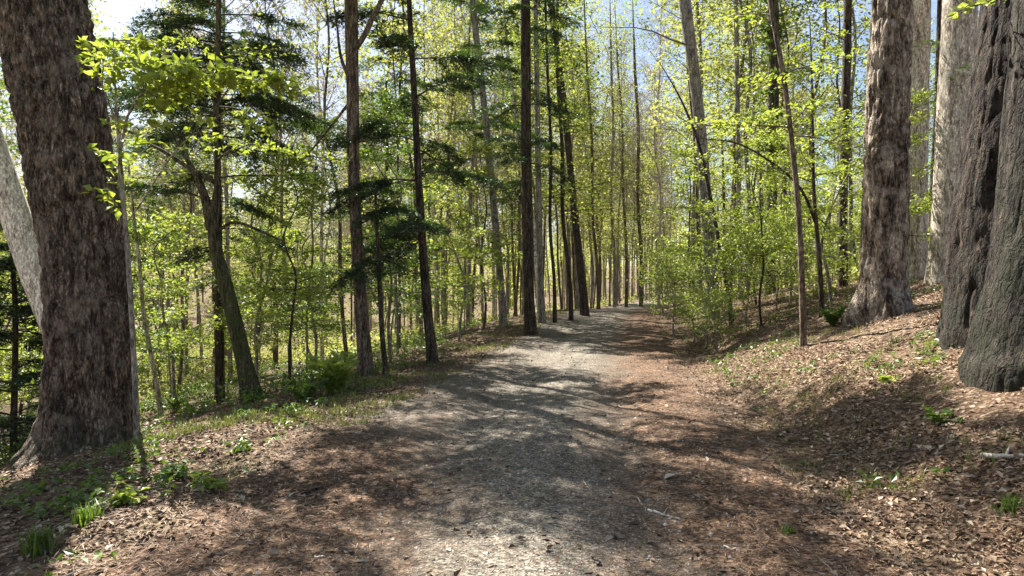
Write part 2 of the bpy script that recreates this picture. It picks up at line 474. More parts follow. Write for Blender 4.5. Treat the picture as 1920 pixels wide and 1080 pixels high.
LEAF = {'leaf_spring': (.085, .6, .55), 'leaf_green': (.085, .6, .55), 'leaf_far': (.12, .6, .5),
        'needle': (.11, .24, .7), 'needle_lit': (.11, .24, .7), 'bud': (.05, .4, .1)}
BIG = [1]
def px_tree(name, label, cat, pts, H=16, d=None, bark='bark_dark', leaf=None, cr=None, sides=14, rings=60, seed=1, extra=(), group=None,
            furrow=0, rough=.08, flare=.16, fh=.22, lobes=5, cells=22, zc=.5, hollow=None, lsize=None, drift=.6, base=None, forks=(), tipr=.12):
    rng = np.random.default_rng(seed)
    if base is None:
        base = hit(pts[0][0], pts[0][1]) if d is None else on_ground(pts[0][0], d)
    d = base[1]
    pts = [(x, y, w * (.86 if w < 40 else 1)) for x, y, w in pts]
    rows = px_spine(base, pts, d, H, drift=drift, tipr=tipr)
    dense = spline(rows, rings)
    dense[:, 3] = np.maximum(dense[:, 3], .006)
    mbT, mbL = MB(), MB()
    trunk_mesh(mbT, dense[:, :3], dense[:, 3], sides, rough, furrow, seed, flare, fh, lobes, cells, zc, hollow)
    for fp in forks:                      # secondary stems: pixel polyline with widths
        fr = np.array([[*at(x, y, d), w / 2 / F * d] for x, y, w in fp])
        if fr[-1, 3] > .02:
            dv = fr[-1] - fr[-2]
            fr = np.vstack([fr, [*(fr[-1, :3] + dv[:3] * 1.5), fr[-1, 3] * .3]])
        fd = spline(fr, 16)
        tube(mbT, fd[:, :3], np.maximum(fd[:, 3], .004), 8)
    P, D = [], []
    if cr:
        for c in (cr if isinstance(cr, list) else [cr]):
            p, q = crown(mbT, rows, rng, **c); P.append(p); D.append(q)
    for e in extra:
        p, q = extra_branch(mbT, e[0], e[1], rng, **e[2]); P.append(p); D.append(q)
    if P and leaf:
        P = np.concatenate(P); D = np.concatenate(D)
        ls, asp, fl = LEAF[leaf]
        leaves(mbL, P, D, lsize or ls, rng, fl, asp)
    root = thing(name, base, label, cat, group)
    finish_tree(root, base, mbT, mbL, bark, leaf)
    return root

# ------------------------------------------------------------------ the setting
def ground_sheet():
    s = np.concatenate([-np.geomspace(16, 420, 46)[::-1], np.linspace(-16, -7, 46)[1:-1], np.linspace(-7, 9, 200), np.linspace(9, 20, 50)[1:-1], np.geomspace(20, 420, 46)])
    Y = np.concatenate([-np.geomspace(2, 120, 26)[::-1], np.linspace(-2, 2.5, 30)[1:-1], 2.5 * np.exp(np.linspace(0, np.log(420 / 2.5), 420))])
    S, YY = np.meshgrid(s, Y)
    far = sstep(YY, 60, 90)
    X = S + cx(np.minimum(YY, 75)) 
    Z = terrain(X, YY)
    V = np.stack([X, YY, Z], -1).reshape(-1, 3)
    m, n = S.shape
    i = np.arange(m - 1)[:, None] * n; j = np.arange(n - 1)[None]
    Q = np.stack([i + j, i + j + 1, i + n + j + 1, i + n + j], -1).reshape(-1, 4)
    mb = MB(); mb.add(V, Q)
    return mb

def path_sheet():
    t = np.linspace(-1, 1, 90)
    Y = np.concatenate([np.linspace(-40, 2.4, 40), 2.4 * np.exp(np.linspace(0, np.log(95 / 2.4), 420))[1:]])
    TT, YY = np.meshgrid(t, Y)
    wl = 2.35 + 0.5 * (fbm(YY * .7, YY * 0 + 3, 41) - .5) + .3 * (vnoise(YY * 3.1, YY * 0, 43) - .5)
    wr = 2.25 + 0.6 * (fbm(YY * .6, YY * 0 + 9, 42) - .5) + .3 * (vnoise(YY * 2.7, YY * 0, 44) - .5)
    S = np.where(TT < 0, TT * wl, TT * wr)
    X = S + cx(YY)
    edge = sstep(np.abs(TT), .93, 1.0)
    Z = terrain(X, YY) + .012 * (1 - edge) - .01 * edge + .003
    V = np.stack([X, YY, Z], -1).reshape(-1, 3)
    m, n = S.shape
    i = np.arange(m - 1)[:, None] * n; j = np.arange(n - 1)[None]
    Q = np.stack([i + j, i + j + 1, i + n + j + 1, i + n + j], -1).reshape(-1, 4)
    mb = MB(); mb.add(V, Q)
    return mb, np.where(TT > 0, TT * 2.35, -TT * 2.5 * (1 - .8 * sstep(YY, 5.0, 9))).ravel(), (S.ravel())

def litter_colour(nt, pos):
    v = nt.nodes.new('ShaderNodeTexVoronoi'); v.inputs['Scale'].default_value = 30
    nt.links.new(pos, v.inputs['Vector'])
    v.inputs['Randomness'].default_value = 1
    sp = nt.nodes.new('ShaderNodeSeparateColor'); nt.links.new(v.outputs['Color'], sp.inputs[0])
    c = ramp(nt, sp.outputs[0], [(0, (.04, .025, .016)), (.35, (0.089, 0.058, 0.037)), (.6, (0.157, 0.104, 0.066)), (.85, (0.246, 0.178, 0.120)), (1, (.5, .39, .28))])
    fine = noise(nt, pos, 55, 3, .7)
    c = mixc(nt, 1.0, c, ramp(nt, fine, [(.3, (.55, .52, .5)), (.65, (1.1, 1.08, 1.05))]), 'MULTIPLY')
    return c, v.outputs['Distance'], fine

def ground_material():
    m, nt, N, L = mat_new('forest_floor')
    pos = N.new('ShaderNodeNewGeometry').outputs['Position']
    c, dist, fine = litter_colour(nt, pos)
    big = noise(nt, pos, .9, 5, .65)
    c = mixc(nt, ramp(nt, big, [(.38, (0, 0, 0)), (.6, (.4, .4, .4))]), c, mixc(nt, fine, (.05, .032, .02), (.14, .085, .05)))
    g = noise(nt, pos, .55, 6, .7)
    gm = ramp(nt, g, [(.52, (0, 0, 0)), (.64, (.8, .8, .8))])
    grn = mixc(nt, fine, (.08, .09, .02), (.24, .23, .075))
    sx = N.new('ShaderNodeSeparateXYZ'); L.new(pos, sx.inputs[0])
    lowl = ramp(nt, mathn(nt, 'DIVIDE', mathn(nt, 'SUBTRACT', -2.0, sx.outputs['X']), 14.0, True), [(0, (0.25,)*3), (1, (1, 1, 1))])
    c = mixc(nt, mixc(nt, 1.0, gm, lowl, 'MULTIPLY'), c, grn)
    b = N.new('ShaderNodeBsdfPrincipled'); L.new(c, b.inputs['Base Color'])
    b.inputs['Roughness'].default_value = .95; b.inputs['Specular IOR Level'].default_value = .15
    bp = N.new('ShaderNodeBump'); bp.inputs['Strength'].default_value = .9; bp.inputs['Distance'].default_value = .03
    L.new(mathn(nt, 'ADD', dist, mathn(nt, 'MULTIPLY', fine, .6)), bp.inputs['Height'])
    L.new(bp.outputs[0], b.inputs['Normal'])
    o = N.new('ShaderNodeOutputMaterial'); L.new(b.outputs[0], o.inputs[0])
    return m

def path_material():
    m, nt, N, L = mat_new('gravel_and_needles')
    pos = N.new('ShaderNodeNewGeometry').outputs['Position']
    at_ = N.new('ShaderNodeAttribute'); at_.attribute_name = 'offset'
    # gravel
    v = N.new('ShaderNodeTexVoronoi'); v.inputs['Scale'].default_value = 62; L.new(pos, v.inputs['Vector'])
    sp = N.new('ShaderNodeSeparateColor'); L.new(v.outputs['Color'], sp.inputs[0])
    gcol = ramp(nt, sp.outputs[0], [(0, (0.056, 0.050, 0.040)), (.3, (0.136, 0.122, 0.099)), (.7, (0.224, 0.202, 0.167)), (1, (0.416, 0.377, 0.317))])
    fine = noise(nt, pos, 120, 3, .7)
    gcol = mixc(nt, 1.0, gcol, ramp(nt, fine, [(.3, (.6, .6, .6)), (.7, (1.15, 1.13, 1.1))]), 'MULTIPLY')
    # needle litter, reddish brown
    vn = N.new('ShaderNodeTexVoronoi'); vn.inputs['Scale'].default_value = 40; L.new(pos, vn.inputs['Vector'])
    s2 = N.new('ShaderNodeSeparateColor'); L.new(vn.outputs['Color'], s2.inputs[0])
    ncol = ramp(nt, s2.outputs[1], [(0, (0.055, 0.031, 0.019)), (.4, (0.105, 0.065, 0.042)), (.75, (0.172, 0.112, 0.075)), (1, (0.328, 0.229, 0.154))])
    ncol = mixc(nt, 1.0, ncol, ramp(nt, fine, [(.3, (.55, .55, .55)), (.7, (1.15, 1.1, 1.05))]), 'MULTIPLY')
    # needles lie on the margins and in drifts; long streaks also imitate shadow
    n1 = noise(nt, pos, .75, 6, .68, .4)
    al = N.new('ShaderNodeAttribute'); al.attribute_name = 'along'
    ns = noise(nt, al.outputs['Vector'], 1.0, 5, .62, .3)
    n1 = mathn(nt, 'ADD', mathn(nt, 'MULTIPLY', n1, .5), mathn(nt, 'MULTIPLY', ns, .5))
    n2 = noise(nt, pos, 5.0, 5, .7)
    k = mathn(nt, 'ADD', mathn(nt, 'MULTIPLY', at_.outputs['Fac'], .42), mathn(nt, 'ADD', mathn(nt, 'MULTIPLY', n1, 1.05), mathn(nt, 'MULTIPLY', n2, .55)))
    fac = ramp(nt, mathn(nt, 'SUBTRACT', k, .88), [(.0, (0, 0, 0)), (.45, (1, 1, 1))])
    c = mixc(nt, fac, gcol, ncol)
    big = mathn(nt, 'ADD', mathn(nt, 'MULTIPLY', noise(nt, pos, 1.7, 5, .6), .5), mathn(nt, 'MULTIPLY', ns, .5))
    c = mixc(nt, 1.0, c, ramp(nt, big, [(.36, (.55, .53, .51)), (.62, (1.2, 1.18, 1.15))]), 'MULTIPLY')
    b = N.new('ShaderNodeBsdfPrincipled'); L.new(c, b.inputs['Base Color'])
    b.inputs['Roughness'].default_value = .95; b.inputs['Specular IOR Level'].default_value = .15
    bp = N.new('ShaderNodeBump'); bp.inputs['Strength'].default_value = .8; bp.inputs['Distance'].default_value = .014
    L.new(mathn(nt, 'ADD', v.outputs['Distance'], mathn(nt, 'MULTIPLY', n2, .8)), bp.inputs['Height'])
    L.new(bp.outputs[0], b.inputs['Normal'])
    o = N.new('ShaderNodeOutputMaterial'); L.new(b.outputs[0], o.inputs[0])
    return m

g = ground_sheet().obj('ground', ground_material(), None, True)
tag(g, 'brown leaf littered forest floor falling away left and rising right of the path', 'ground', kind='structure')
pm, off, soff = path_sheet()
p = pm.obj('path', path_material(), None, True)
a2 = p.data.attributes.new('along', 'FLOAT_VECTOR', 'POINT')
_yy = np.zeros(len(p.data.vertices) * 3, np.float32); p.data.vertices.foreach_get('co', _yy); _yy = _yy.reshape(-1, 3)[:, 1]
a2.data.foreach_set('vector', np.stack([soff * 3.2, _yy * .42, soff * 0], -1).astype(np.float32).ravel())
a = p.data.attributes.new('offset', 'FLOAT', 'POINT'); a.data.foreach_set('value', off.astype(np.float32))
tag(p, 'gravel forest path strewn with reddish needles curving away to the right', 'path', kind='structure')

# ------------------------------------------------------------------ ground litter (uncountable)
def scatter(n, rng, ymin, ymax, slo, shi, pw=1.0):
    """points on the ground, density falling with distance"""
    t = rng.uniform(0, 1, n)
    Y = ymin * (ymax / ymin) ** (t ** pw)
    s = rng.uniform(slo, shi, n) if not callable(slo) else slo(rng, n, Y)
    x = s + cx(Y)
    keep = np.abs(x) < Y * .80 + .6
    return x[keep], Y[keep], s[keep]

rng = np.random.default_rng(5)
def litter_pts(n, lo, hi, ymin, ymax, dens=None, pw=1.0):
    x, Y, s = scatter(n, rng, ymin, ymax, lo, hi, pw)
    if dens is not None:
        k = rng.uniform(0, 1, len(x)) < dens(x, Y, s)
        x, Y, s = x[k], Y[k], s[k]
    return np.stack([x, Y, terrain(x, Y)], -1)

def make_litter():
    mb = MB()
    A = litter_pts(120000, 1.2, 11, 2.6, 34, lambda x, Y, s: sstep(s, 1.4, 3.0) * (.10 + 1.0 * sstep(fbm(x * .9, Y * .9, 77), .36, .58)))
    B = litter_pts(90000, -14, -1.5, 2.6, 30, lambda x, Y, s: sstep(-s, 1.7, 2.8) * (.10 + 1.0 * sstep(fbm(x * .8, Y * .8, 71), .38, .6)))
    Cc = litter_pts(3500, -2.3, 2.3, 2.6, 25)
    mb2 = MB(); n2 = len(A); A2 = A.copy(); A2[:, 2] += rng.uniform(.002, .022, n2)
    D = rng.normal(0, 1, (n2, 3)); D[:, 2] *= .18
    leaves(mb2, A2, D, .047, rng, .66, .6, .4, .5)
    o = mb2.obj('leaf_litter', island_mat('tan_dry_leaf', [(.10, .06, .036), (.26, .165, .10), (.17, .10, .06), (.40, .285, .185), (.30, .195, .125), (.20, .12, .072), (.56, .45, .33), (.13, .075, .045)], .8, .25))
    tag(o, 'tan and orange brown fallen leaves covering the rising right bank', 'leaf litter', kind='stuff')
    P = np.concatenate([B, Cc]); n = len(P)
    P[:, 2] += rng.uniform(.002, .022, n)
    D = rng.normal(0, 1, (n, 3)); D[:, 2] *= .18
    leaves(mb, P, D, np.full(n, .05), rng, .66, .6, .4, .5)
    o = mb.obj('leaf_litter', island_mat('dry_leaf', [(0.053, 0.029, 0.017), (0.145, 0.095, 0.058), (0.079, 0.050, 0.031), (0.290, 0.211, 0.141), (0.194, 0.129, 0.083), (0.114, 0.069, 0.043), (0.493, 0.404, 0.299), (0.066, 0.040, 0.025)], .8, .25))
    tag(o, 'dark brown fallen leaves scattered left of the path and over it', 'leaf litter', kind='stuff')
    # needles
    mb = MB()
    P = litter_pts(70000, -2.9, 3.4, 2.6, 15, lambda x, Y, s: (.12 + .9 * sstep(np.abs(s), .5, 2.0)) * (.3 + fbm(x * 1.3, Y * 1.3, 61)))
    n = len(P); P[:, 2] += rng.uniform(.014, .028, n)
    D = rng.normal(0, 1, (n, 3)); D[:, 2] *= .12
    leaves(mb, P, D, .07, rng, .85, .075, 0, .4)
    o = mb.obj('pine_needles', island_mat('dry_needle', [(0.094, 0.052, 0.032), (0.211, 0.126, 0.077), (0.148, 0.085, 0.049), (0.343, 0.244, 0.161), (0.070, 0.041, 0.025)], .7, .3))
    tag(o, 'dry reddish needles strewn over the path and its edges', 'needles', kind='stuff')
    # gravel
    mb = MB()
    P = litter_pts(38000, -2.3, 2.3, 2.6, 16, lambda x, Y, s: (1.0 - .75 * sstep(np.abs(s), .7, 2.1)) * (.2 + fbm(x * 1.1, Y * 1.1, 51)))
    n = len(P); P[:, 2] += .012
    oc = np.array([[1, 0, 0], [0, 1, 0], [-1, 0, 0], [0, -1, 0], [0, 0, .7], [0, 0, -.7]], float)
    R = rng.gamma(3, .0019, n) + .003
    ang = rng.uniform(0, 2 * PI, n); sc = rng.uniform(.6, 1.3, (n, 3))
    V = oc[None] * sc[:, None] * R[:, None, None] + rng.normal(0, .12, (n, 6, 3)) * R[:, None, None]
    ca, sa = np.cos(ang)[:, None], np.sin(ang)[:, None]
    V = np.stack([V[..., 0] * ca - V[..., 1] * sa, V[..., 0] * sa + V[..., 1] * ca, V[..., 2]], -1) + P[:, None]
    T = np.array([[0, 1, 4], [1, 2, 4], [2, 3, 4], [3, 0, 4], [1, 0, 5], [2, 1, 5], [3, 2, 5], [0, 3, 5]])
    mb.add(V, None, (np.arange(n)[:, None, None] * 6 + T[None]).reshape(-1, 3))
    o = mb.obj('gravel', island_mat('pebble', [(0.128, 0.116, 0.094), (0.272, 0.249, 0.207), (0.204, 0.183, 0.148), (0.468, 0.432, 0.367), (0.323, 0.295, 0.246)], .8, .3))
    tag(o, 'small grey and tan gravel stones bedded in the path', 'gravel', kind='stuff')

make_litter()

def make_twigs():
    mb = MB()
    P = np.concatenate([litter_pts(900, 1.6, 10, 3, 22), litter_pts(800, -11, -1.6, 3, 22), litter_pts(260, -2, 2, 3, 14)])
    for p_ in P:
        L = rng.gamma(3, .05) + .05; a = rng.uniform(0, 6.28); d = np.array([math.cos(a), math.sin(a), 0])
        q = p_ + d[None] * np.linspace(-.5, .5, 4)[:, None] * L
        q[:, :2] += rng.normal(0, .03 * L, (4, 2)); q[:, 2] = terrain(q[:, 0], q[:, 1]) + .016
        tube(mb, q, np.linspace(.004, .002, 4) * rng.uniform(.7, 1.6), 4)
    o = mb.obj('twigs', island_mat('dead_twig', [(.05, .035, .025), (.16, .12, .09), (.09, .065, .05), (.36, .31, .26), (.12, .085, .06)], .8, .2))
    tag(o, 'small dead twigs scattered through the litter', 'twigs', kind='stuff')
make_twigs()

def blades(mb, P, h, rng, w=.006, bend=.6):
    n = len(P)
    a = rng.uniform(0, 2 * PI, n); D = np.stack([np.cos(a), np.sin(a), np.zeros(n)], -1); S = np.stack([-np.sin(a), np.cos(a), np.zeros(n)], -1)
    H = (h * rng.uniform(.5, 1.3, n))[:, None]; b = rng.uniform(.1, bend, n)[:, None]
    up = np.array([0, 0, 1.])
    m = P + up * H * .6 + D * H * b * .35
    t = P + up * H * (1 - b * .35) + D * H * b
    w = w * (h / .2) ** .3
    V = np.stack([P - S * w, P + S * w, m + S * w * .8, m - S * w * .8, t], 1).reshape(-1, 3)
    i = np.arange(n)[:, None] * 5
    mb.add(V, i + np.array([[0, 1, 2, 3]]), i + np.array([[3, 2, 4]]))

def make_grass():
    mb = MB()
    # along the left shoulder and in the lit patch on the right bank
    cl = litter_pts(1300, -5.2, -2.1, 7.5, 42, lambda x, Y, s: sstep(fbm(x * .55 + 4, Y * .55, 91), .45, .6))
    cr_ = litter_pts(420, 2.2, 6.5, 5, 24, lambda x, Y, s: sstep(fbm(x * .7, Y * .7 + 3, 92), .5, .62))
    c = np.concatenate([cl, cr_]); k = 16
    P = np.repeat(c, k, 0) + rng.normal(0, .07, (len(c) * k, 3)) * np.array([1, 1, 0])
    P[:, 2] = terrain(P[:, 0], P[:, 1])
    blades(mb, P, .085, rng)
    o = mb.obj('grass', leaf_mat('grass_blade', [(.09, .13, .02), (.19, .22, .05), (.14, .17, .03), (.28, .26, .10)], (1.1, 1.1, .7), .4))
    tag(o, 'sparse yellow green grass along the path shoulder and bank', 'grass', kind='stuff')
    # small leaved ground cover, left verge and right bank
    mb = MB()
    a = litter_pts(2600, -7, -2.3, 3.2, 16, lambda x, Y, s: .5 * sstep(fbm(x * .9, Y * .9, 95), .48, .62) * sstep(-s, 2.3, 3.4))
    b = litter_pts(1500, 2.6, 8, 5, 22, lambda x, Y, s: sstep(fbm(x * .8, Y * .8, 96), .5, .62))
    c = np.concatenate([a, b]); k = 7
    P = np.repeat(c, k, 0); n = len(P)
    D = rng.normal(0, 1, (n, 3)); D[:, 2] = np.abs(D[:, 2]) * .35
    P = P + unit(D) * rng.uniform(0, .05, n)[:, None]; P[:, 2] += rng.uniform(.02, .10, n)
    leaves(mb, P, D, .062, rng, .6, .6, .3, .4)
    o = mb.obj('ground_cover', M['leaf_green'])
    tag(o, 'low small leaved green plants covering patches of the verge', 'ground cover', kind='stuff')
    # undergrowth of the valley and of the wood on the right, beyond where single plants read
    mb = MB()
    cs = []
    for (n0, lo, hi, y0, y1, th) in ((2600, -60, -7, 16, 70, .42), (1500, 6, 45, 18, 80, .45), (2600, -120, -40, 30, 140, .22), (1400, -60, 60, 66, 140, .22)):
        cs.append(litter_pts(n0, lo, hi, y0, y1, lambda x, Y, s: sstep(fbm(x * .15, Y * .15, 101), th, th + .15)))
    c = np.concatenate(cs); k = 48
    P = np.repeat(c, k, 0); n = len(P)
    sc = np.repeat(rng.uniform(.5, 1.7, len(c)), k)[:, None]
    o3 = rng.normal(0, 1, (n, 3)); o3 = unit(o3) * rng.uniform(.3, 1, n)[:, None]; o3[:, 2] = np.abs(o3[:, 2]) * 1.2
    P = P + o3 * sc * .75
    leaves(mb, P, rng.normal(0, 1, (n, 3)), .15, rng, .45, .6, .2, .4)
    o = mb.obj('undergrowth', M['leaf_far'])
    tag(o, 'pale yellow green undergrowth covering the valley and the wood beyond', 'undergrowth', kind='stuff')
make_grass()
def make_slope_growth():
    mb = MB()
    c = litter_pts(620, -24, -4.6, 10.5, 34, lambda x, Y, s: sstep(fbm(x * .3, Y * .3, 111), .40, .56))
    k = 60; P = np.repeat(c, k, 0); n = len(P)
    sc = np.repeat(rng.uniform(.25, .75, len(c)), k)[:, None]
    o3 = unit(rng.normal(0, 1, (n, 3))) * rng.uniform(.25, 1, n)[:, None]; o3[:, 2] = np.abs(o3[:, 2]) * 1.1
    P = P + o3 * sc * .8
    leaves(mb, P, rng.normal(0, 1, (n, 3)), .085, rng, .5, .6, .2, .4)
    tag(mb.obj('undergrowth', M['leaf_green']), 'dark green tangled undergrowth on the slope dropping left of the path', 'undergrowth', kind='stuff')
make_slope_growth()

# ------------------------------------------------------------------ the trees one can point to
HIGH = dict(droop=.12, n_sub=8, subL=.45, flatten=.5, per=26, spread=.16)
def high(z0, z1, n, L0, L1, **k):
    d = dict(HIGH, z0=z0, z1=z1, n=n, L0=L0, L1=L1, el0=15, el1=50); d.update(k); return d
def hem(z0, z1, n, L0, L1, **k):
    d = dict(z0=z0, z1=z1, n=n, L0=L0, L1=L1, el0=2, el1=15, droop=.28, n_sub=16, subL=.42, flatten=.85, per=84, spread=.06); d.update(k); return d
def low(z0, z1, n, L0, L1, **k):
    d = dict(z0=z0, z1=z1, n=n, L0=L0, L1=L1, el0=8, el1=35, droop=.1, n_sub=9, subL=.45, flatten=.85, per=26, spread=.07); d.update(k); return d

px_tree('maple_tree', 'massive dark furrowed trunk with a split base left of the path', 'tree',
        [(168, 838, 165), (166, 700, 150), (160, 500, 148), (132, 300, 152), (100, 130, 154), (76, 0, 154)], H=19, bark='bark_hero', leaf='leaf_spring',
        cr=high(6.5, 17, 20, 6.2, 2.5, per=120, spread=.2, skip=(2.1, 1.0)), sides=220, rings=420, seed=11, furrow=.06, rough=.10, flare=.32, fh=.24, lobes=7, cells=30, zc=.42, hollow=(-PI / 2 + .18, .35, 1.6, .22, .16))
px_tree('birch_tree', 'pale leaning trunk showing bright behind the massive furrowed trunk', 'tree',
        [(168, 775, 54), (124, 660, 52), (76, 540, 50), (18, 370, 48), (-42, 190, 46), (-112, 0, 44)], H=15, d=11.8, bark='bark_white_lit', leaf='leaf_spring',
        cr=high(7, 14, 14, 3.5, 1.5), sides=40, rings=90, seed=12)
px_tree('hemlock_tree', 'young hemlock with dark layered boughs at the far left edge of the photo', 'tree',
        [(25, 800, 14), (28, 560, 10), (20, 420, 7), (20, 330, 5)], H=4.6, d=12.5, bark='bark_dark', leaf='needle',
        cr=hem(.3, 4.4, 46, 2.2, .6), sides=8, rings=20, seed=13)
px_tree('maple_sapling', 'slim pale sapling carrying a long bright leafy bough beside the massive trunk', 'sapling',
        [(257, 770, 13), (250, 650, 11), (240, 480, 10), (228, 330, 8), (218, 200, 5), (212, 60, 1.5)], H=5, d=8.3, bark='bark_grey', leaf='leaf_spring',
        cr=low(5.2, 6.0, 3, .9, .6, skip=(-PI / 2, .8)), sides=9, rings=40, seed=14, lsize=.115,
        extra=[([(226, 280, 8.3), (250, 190, 8.2), (330, 150, 8.1), (430, 145, 8.1), (535, 160, 8.1)], .018, dict(n_sub=26, subL=.24, per=80, spread=.06, flatten=.7)),
               ([(222, 240, 8.3), (190, 130, 8.2), (240, 118, 8.0), (330, 128, 7.9)], .012, dict(n_sub=14, subL=.28, per=80, spread=.06, flatten=.7)),
               ([(240, 480, 8.3), (225, 260, 8.2), (232, 228, 8.1), (250, 222, 8.0)], .008, dict(n_sub=7, subL=.3, per=55, spread=.05)),
               ([(236, 420, 8.3), (400, 235, 8.3), (440, 232, 8.3), (500, 240, 8.3)], .010, dict(n_sub=8, subL=.3, per=26, spread=.05, start=.45))])
px_tree('beech_sapling', 'thin pale sapling stem leaning beside the foot of the massive trunk', 'sapling',
        [(301, 782, 12), (288, 690, 10), (270, 590, 9), (262, 500, 8), (248, 380, 6), (240, 300, 4)], H=4, bark='bark_pale', leaf='leaf_green',
        cr=low(1.2, 3.6, 8, .9, .4, per=18), sides=8, rings=36, seed=15)
px_tree('cherry_tree', 'crooked mossy trunk forking into pale limbs left of the path', 'tree',
        [(472, 752, 40), (460, 690, 36), (444, 620, 33), (424, 540, 31), (404, 465, 27), (400, 420, 24), (408, 350, 14), (404, 250, 13), (408, 120, 11), (410, 0, 10)], H=11, bark='bark_moss', leaf='leaf_spring',
        cr=[low(4.0, 8, 9, 1.8, 1.0, per=14), high(7.2, 10.8, 8, 4.4, 2.4, per=150, spread=.2, bias=(-.3, .8))], sides=24, rings=90, seed=16, flare=.18,
        forks=[[(397, 430, 22), (384, 370, 17), (366, 325, 11), (345, 290, 7)], [(408, 345, 9), (360, 318, 8), (300, 280, 6), (262, 262, 4)], [(402, 440, 7), (432, 418, 6), (490, 434, 5), (530, 452, 3)]],
        extra=[([(405, 300, 11.5), (470, 270, 11.4), (560, 290, 11.3), (640, 300, 11.2)], .012, dict(n_sub=12, subL=.3, per=34, spread=.06)),
               ([(406, 200, 11.5), (450, 130, 11.0), (500, 20, 10.6), (520, -20, 10.4)], .012, dict(n_sub=9, subL=.3, per=22, spread=.06))])
px_tree('hemlock_tree', 'tall hemlock with drooping black green boughs behind the crooked mossy tree', 'tree',
        [(412, 690, 22), (410, 500, 17), (408, 300, 14), (409, 100, 12), (410, 0, 11)], H=14, d=16.5, bark='bark_dark', leaf='needle',
        cr=[hem(6.5, 10.5, 40, 2.9, 1.4, per=80), hem(3.6, 6.2, 7, 1.9, 1.6, per=80)], sides=10, rings=40, seed=17)
px_tree('maple_tree', 'straight brown trunk left of the path with a high fork', 'tree',
        [(686, 703, 34), (680, 620, 29), (672, 500, 26), (666, 400, 26), (662, 280, 27), (661, 150, 27), (658, 0, 28)], H=17, bark='bark_brown', leaf='leaf_spring',
        cr=high(8.2, 16.5, 12, 4.5, 2.2, per=150, spread=.2, skip=(.15, .55)), sides=28, rings=110, seed=18, rough=.1, flare=.18,
        forks=[[(664, 95, 12), (684, 65, 11), (700, 30, 10), (722, -10, 9)], [(660, 160, 7), (640, 110, 6), (632, 50, 4)], [(660, 185, 6), (630, 225, 5), (600, 262, 4)]])
px_tree('hemlock_sapling', 'slim dark stem standing close right of the straight brown trunk', 'sapling',
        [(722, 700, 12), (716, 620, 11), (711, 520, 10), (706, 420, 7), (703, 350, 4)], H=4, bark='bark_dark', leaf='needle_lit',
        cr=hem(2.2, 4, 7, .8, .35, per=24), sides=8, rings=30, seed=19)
px_tree('hemlock_tree', 'dark straight hemlock with a pale scarred trunk left of the path bend', 'tree',
        [(811, 677, 24), (803, 600, 21), (795, 500, 19), (786, 360, 17), (778, 200, 14), (767, 0, 11)], H=15, bark='bark_dark', leaf='needle',
        cr=[hem(2.6, 7.5, 18, 1.9, 1.5, bias=(PI, .35), per=110), hem(8.2, 14.5, 22, 3.6, .8, per=60)], sides=18, rings=90, seed=20, flare=.18)
px_tree('pine_tree', 'thin leaning grey trunk between the dark hemlock and the thick dark trunk', 'tree',
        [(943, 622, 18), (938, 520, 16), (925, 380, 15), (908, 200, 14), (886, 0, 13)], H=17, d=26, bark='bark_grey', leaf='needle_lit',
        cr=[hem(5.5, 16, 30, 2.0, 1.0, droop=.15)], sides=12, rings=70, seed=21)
px_tree('hemlock_tree', 'thick dark upright trunk at the left edge of the path bend', 'tree',
        [(995, 628, 28), (992, 560, 24), (990, 450, 24), (987, 300, 23), (986, 150, 22), (985, 0, 21)], H=19, bark='bark_dark', leaf='needle',
        cr=[hem(4.8, 18, 54, 1.7, 1.0, n_sub=10, per=90)], sides=20, rings=80, seed=22, flare=.3)
px_tree('birch_tree', 'white birch stem leaning behind the thick dark trunk', 'tree',
        [(1012, 600, 13), (1003, 450, 12), (983, 320, 12), (968, 220, 11), (955, 130, 9)], H=14, d=29, bark='bark_birch', leaf='leaf_spring',
        cr=low(7, 13, 12, 1.8, .8, per=14), sides=12, rings=60, seed=23)
px_tree('maple_tree', 'grey trunk just right of the thick dark trunk', 'tree',
        [(1016, 620, 17), (1014, 540, 15), (1011, 420, 14), (1008, 250, 12), (1004, 0, 9)], H=16, d=26, bark='bark_grey', leaf='leaf_spring',
        cr=low(6, 15, 18, 1.9, 1.0, per=16), sides=12, rings=60, seed=24)
px_tree('maple_tree', 'dark leaning trunk forked near the top beside the far path', 'tree',
        [(1096, 592, 21), (1088, 500, 18), (1077, 400, 16), (1066, 280, 15), (1054, 170, 15), (1042, 80, 14), (1030, 0, 8)], H=23, bark='bark_dark', leaf='leaf_green',
        cr=high(11, 22, 18, 2.6, 1.4, per=12, spread=.2), sides=14, rings=80, seed=25,
        forks=[[(1045, 100, 8), (1044, 50, 7), (1046, -10, 6)]], lsize=.13)
i0 = 30
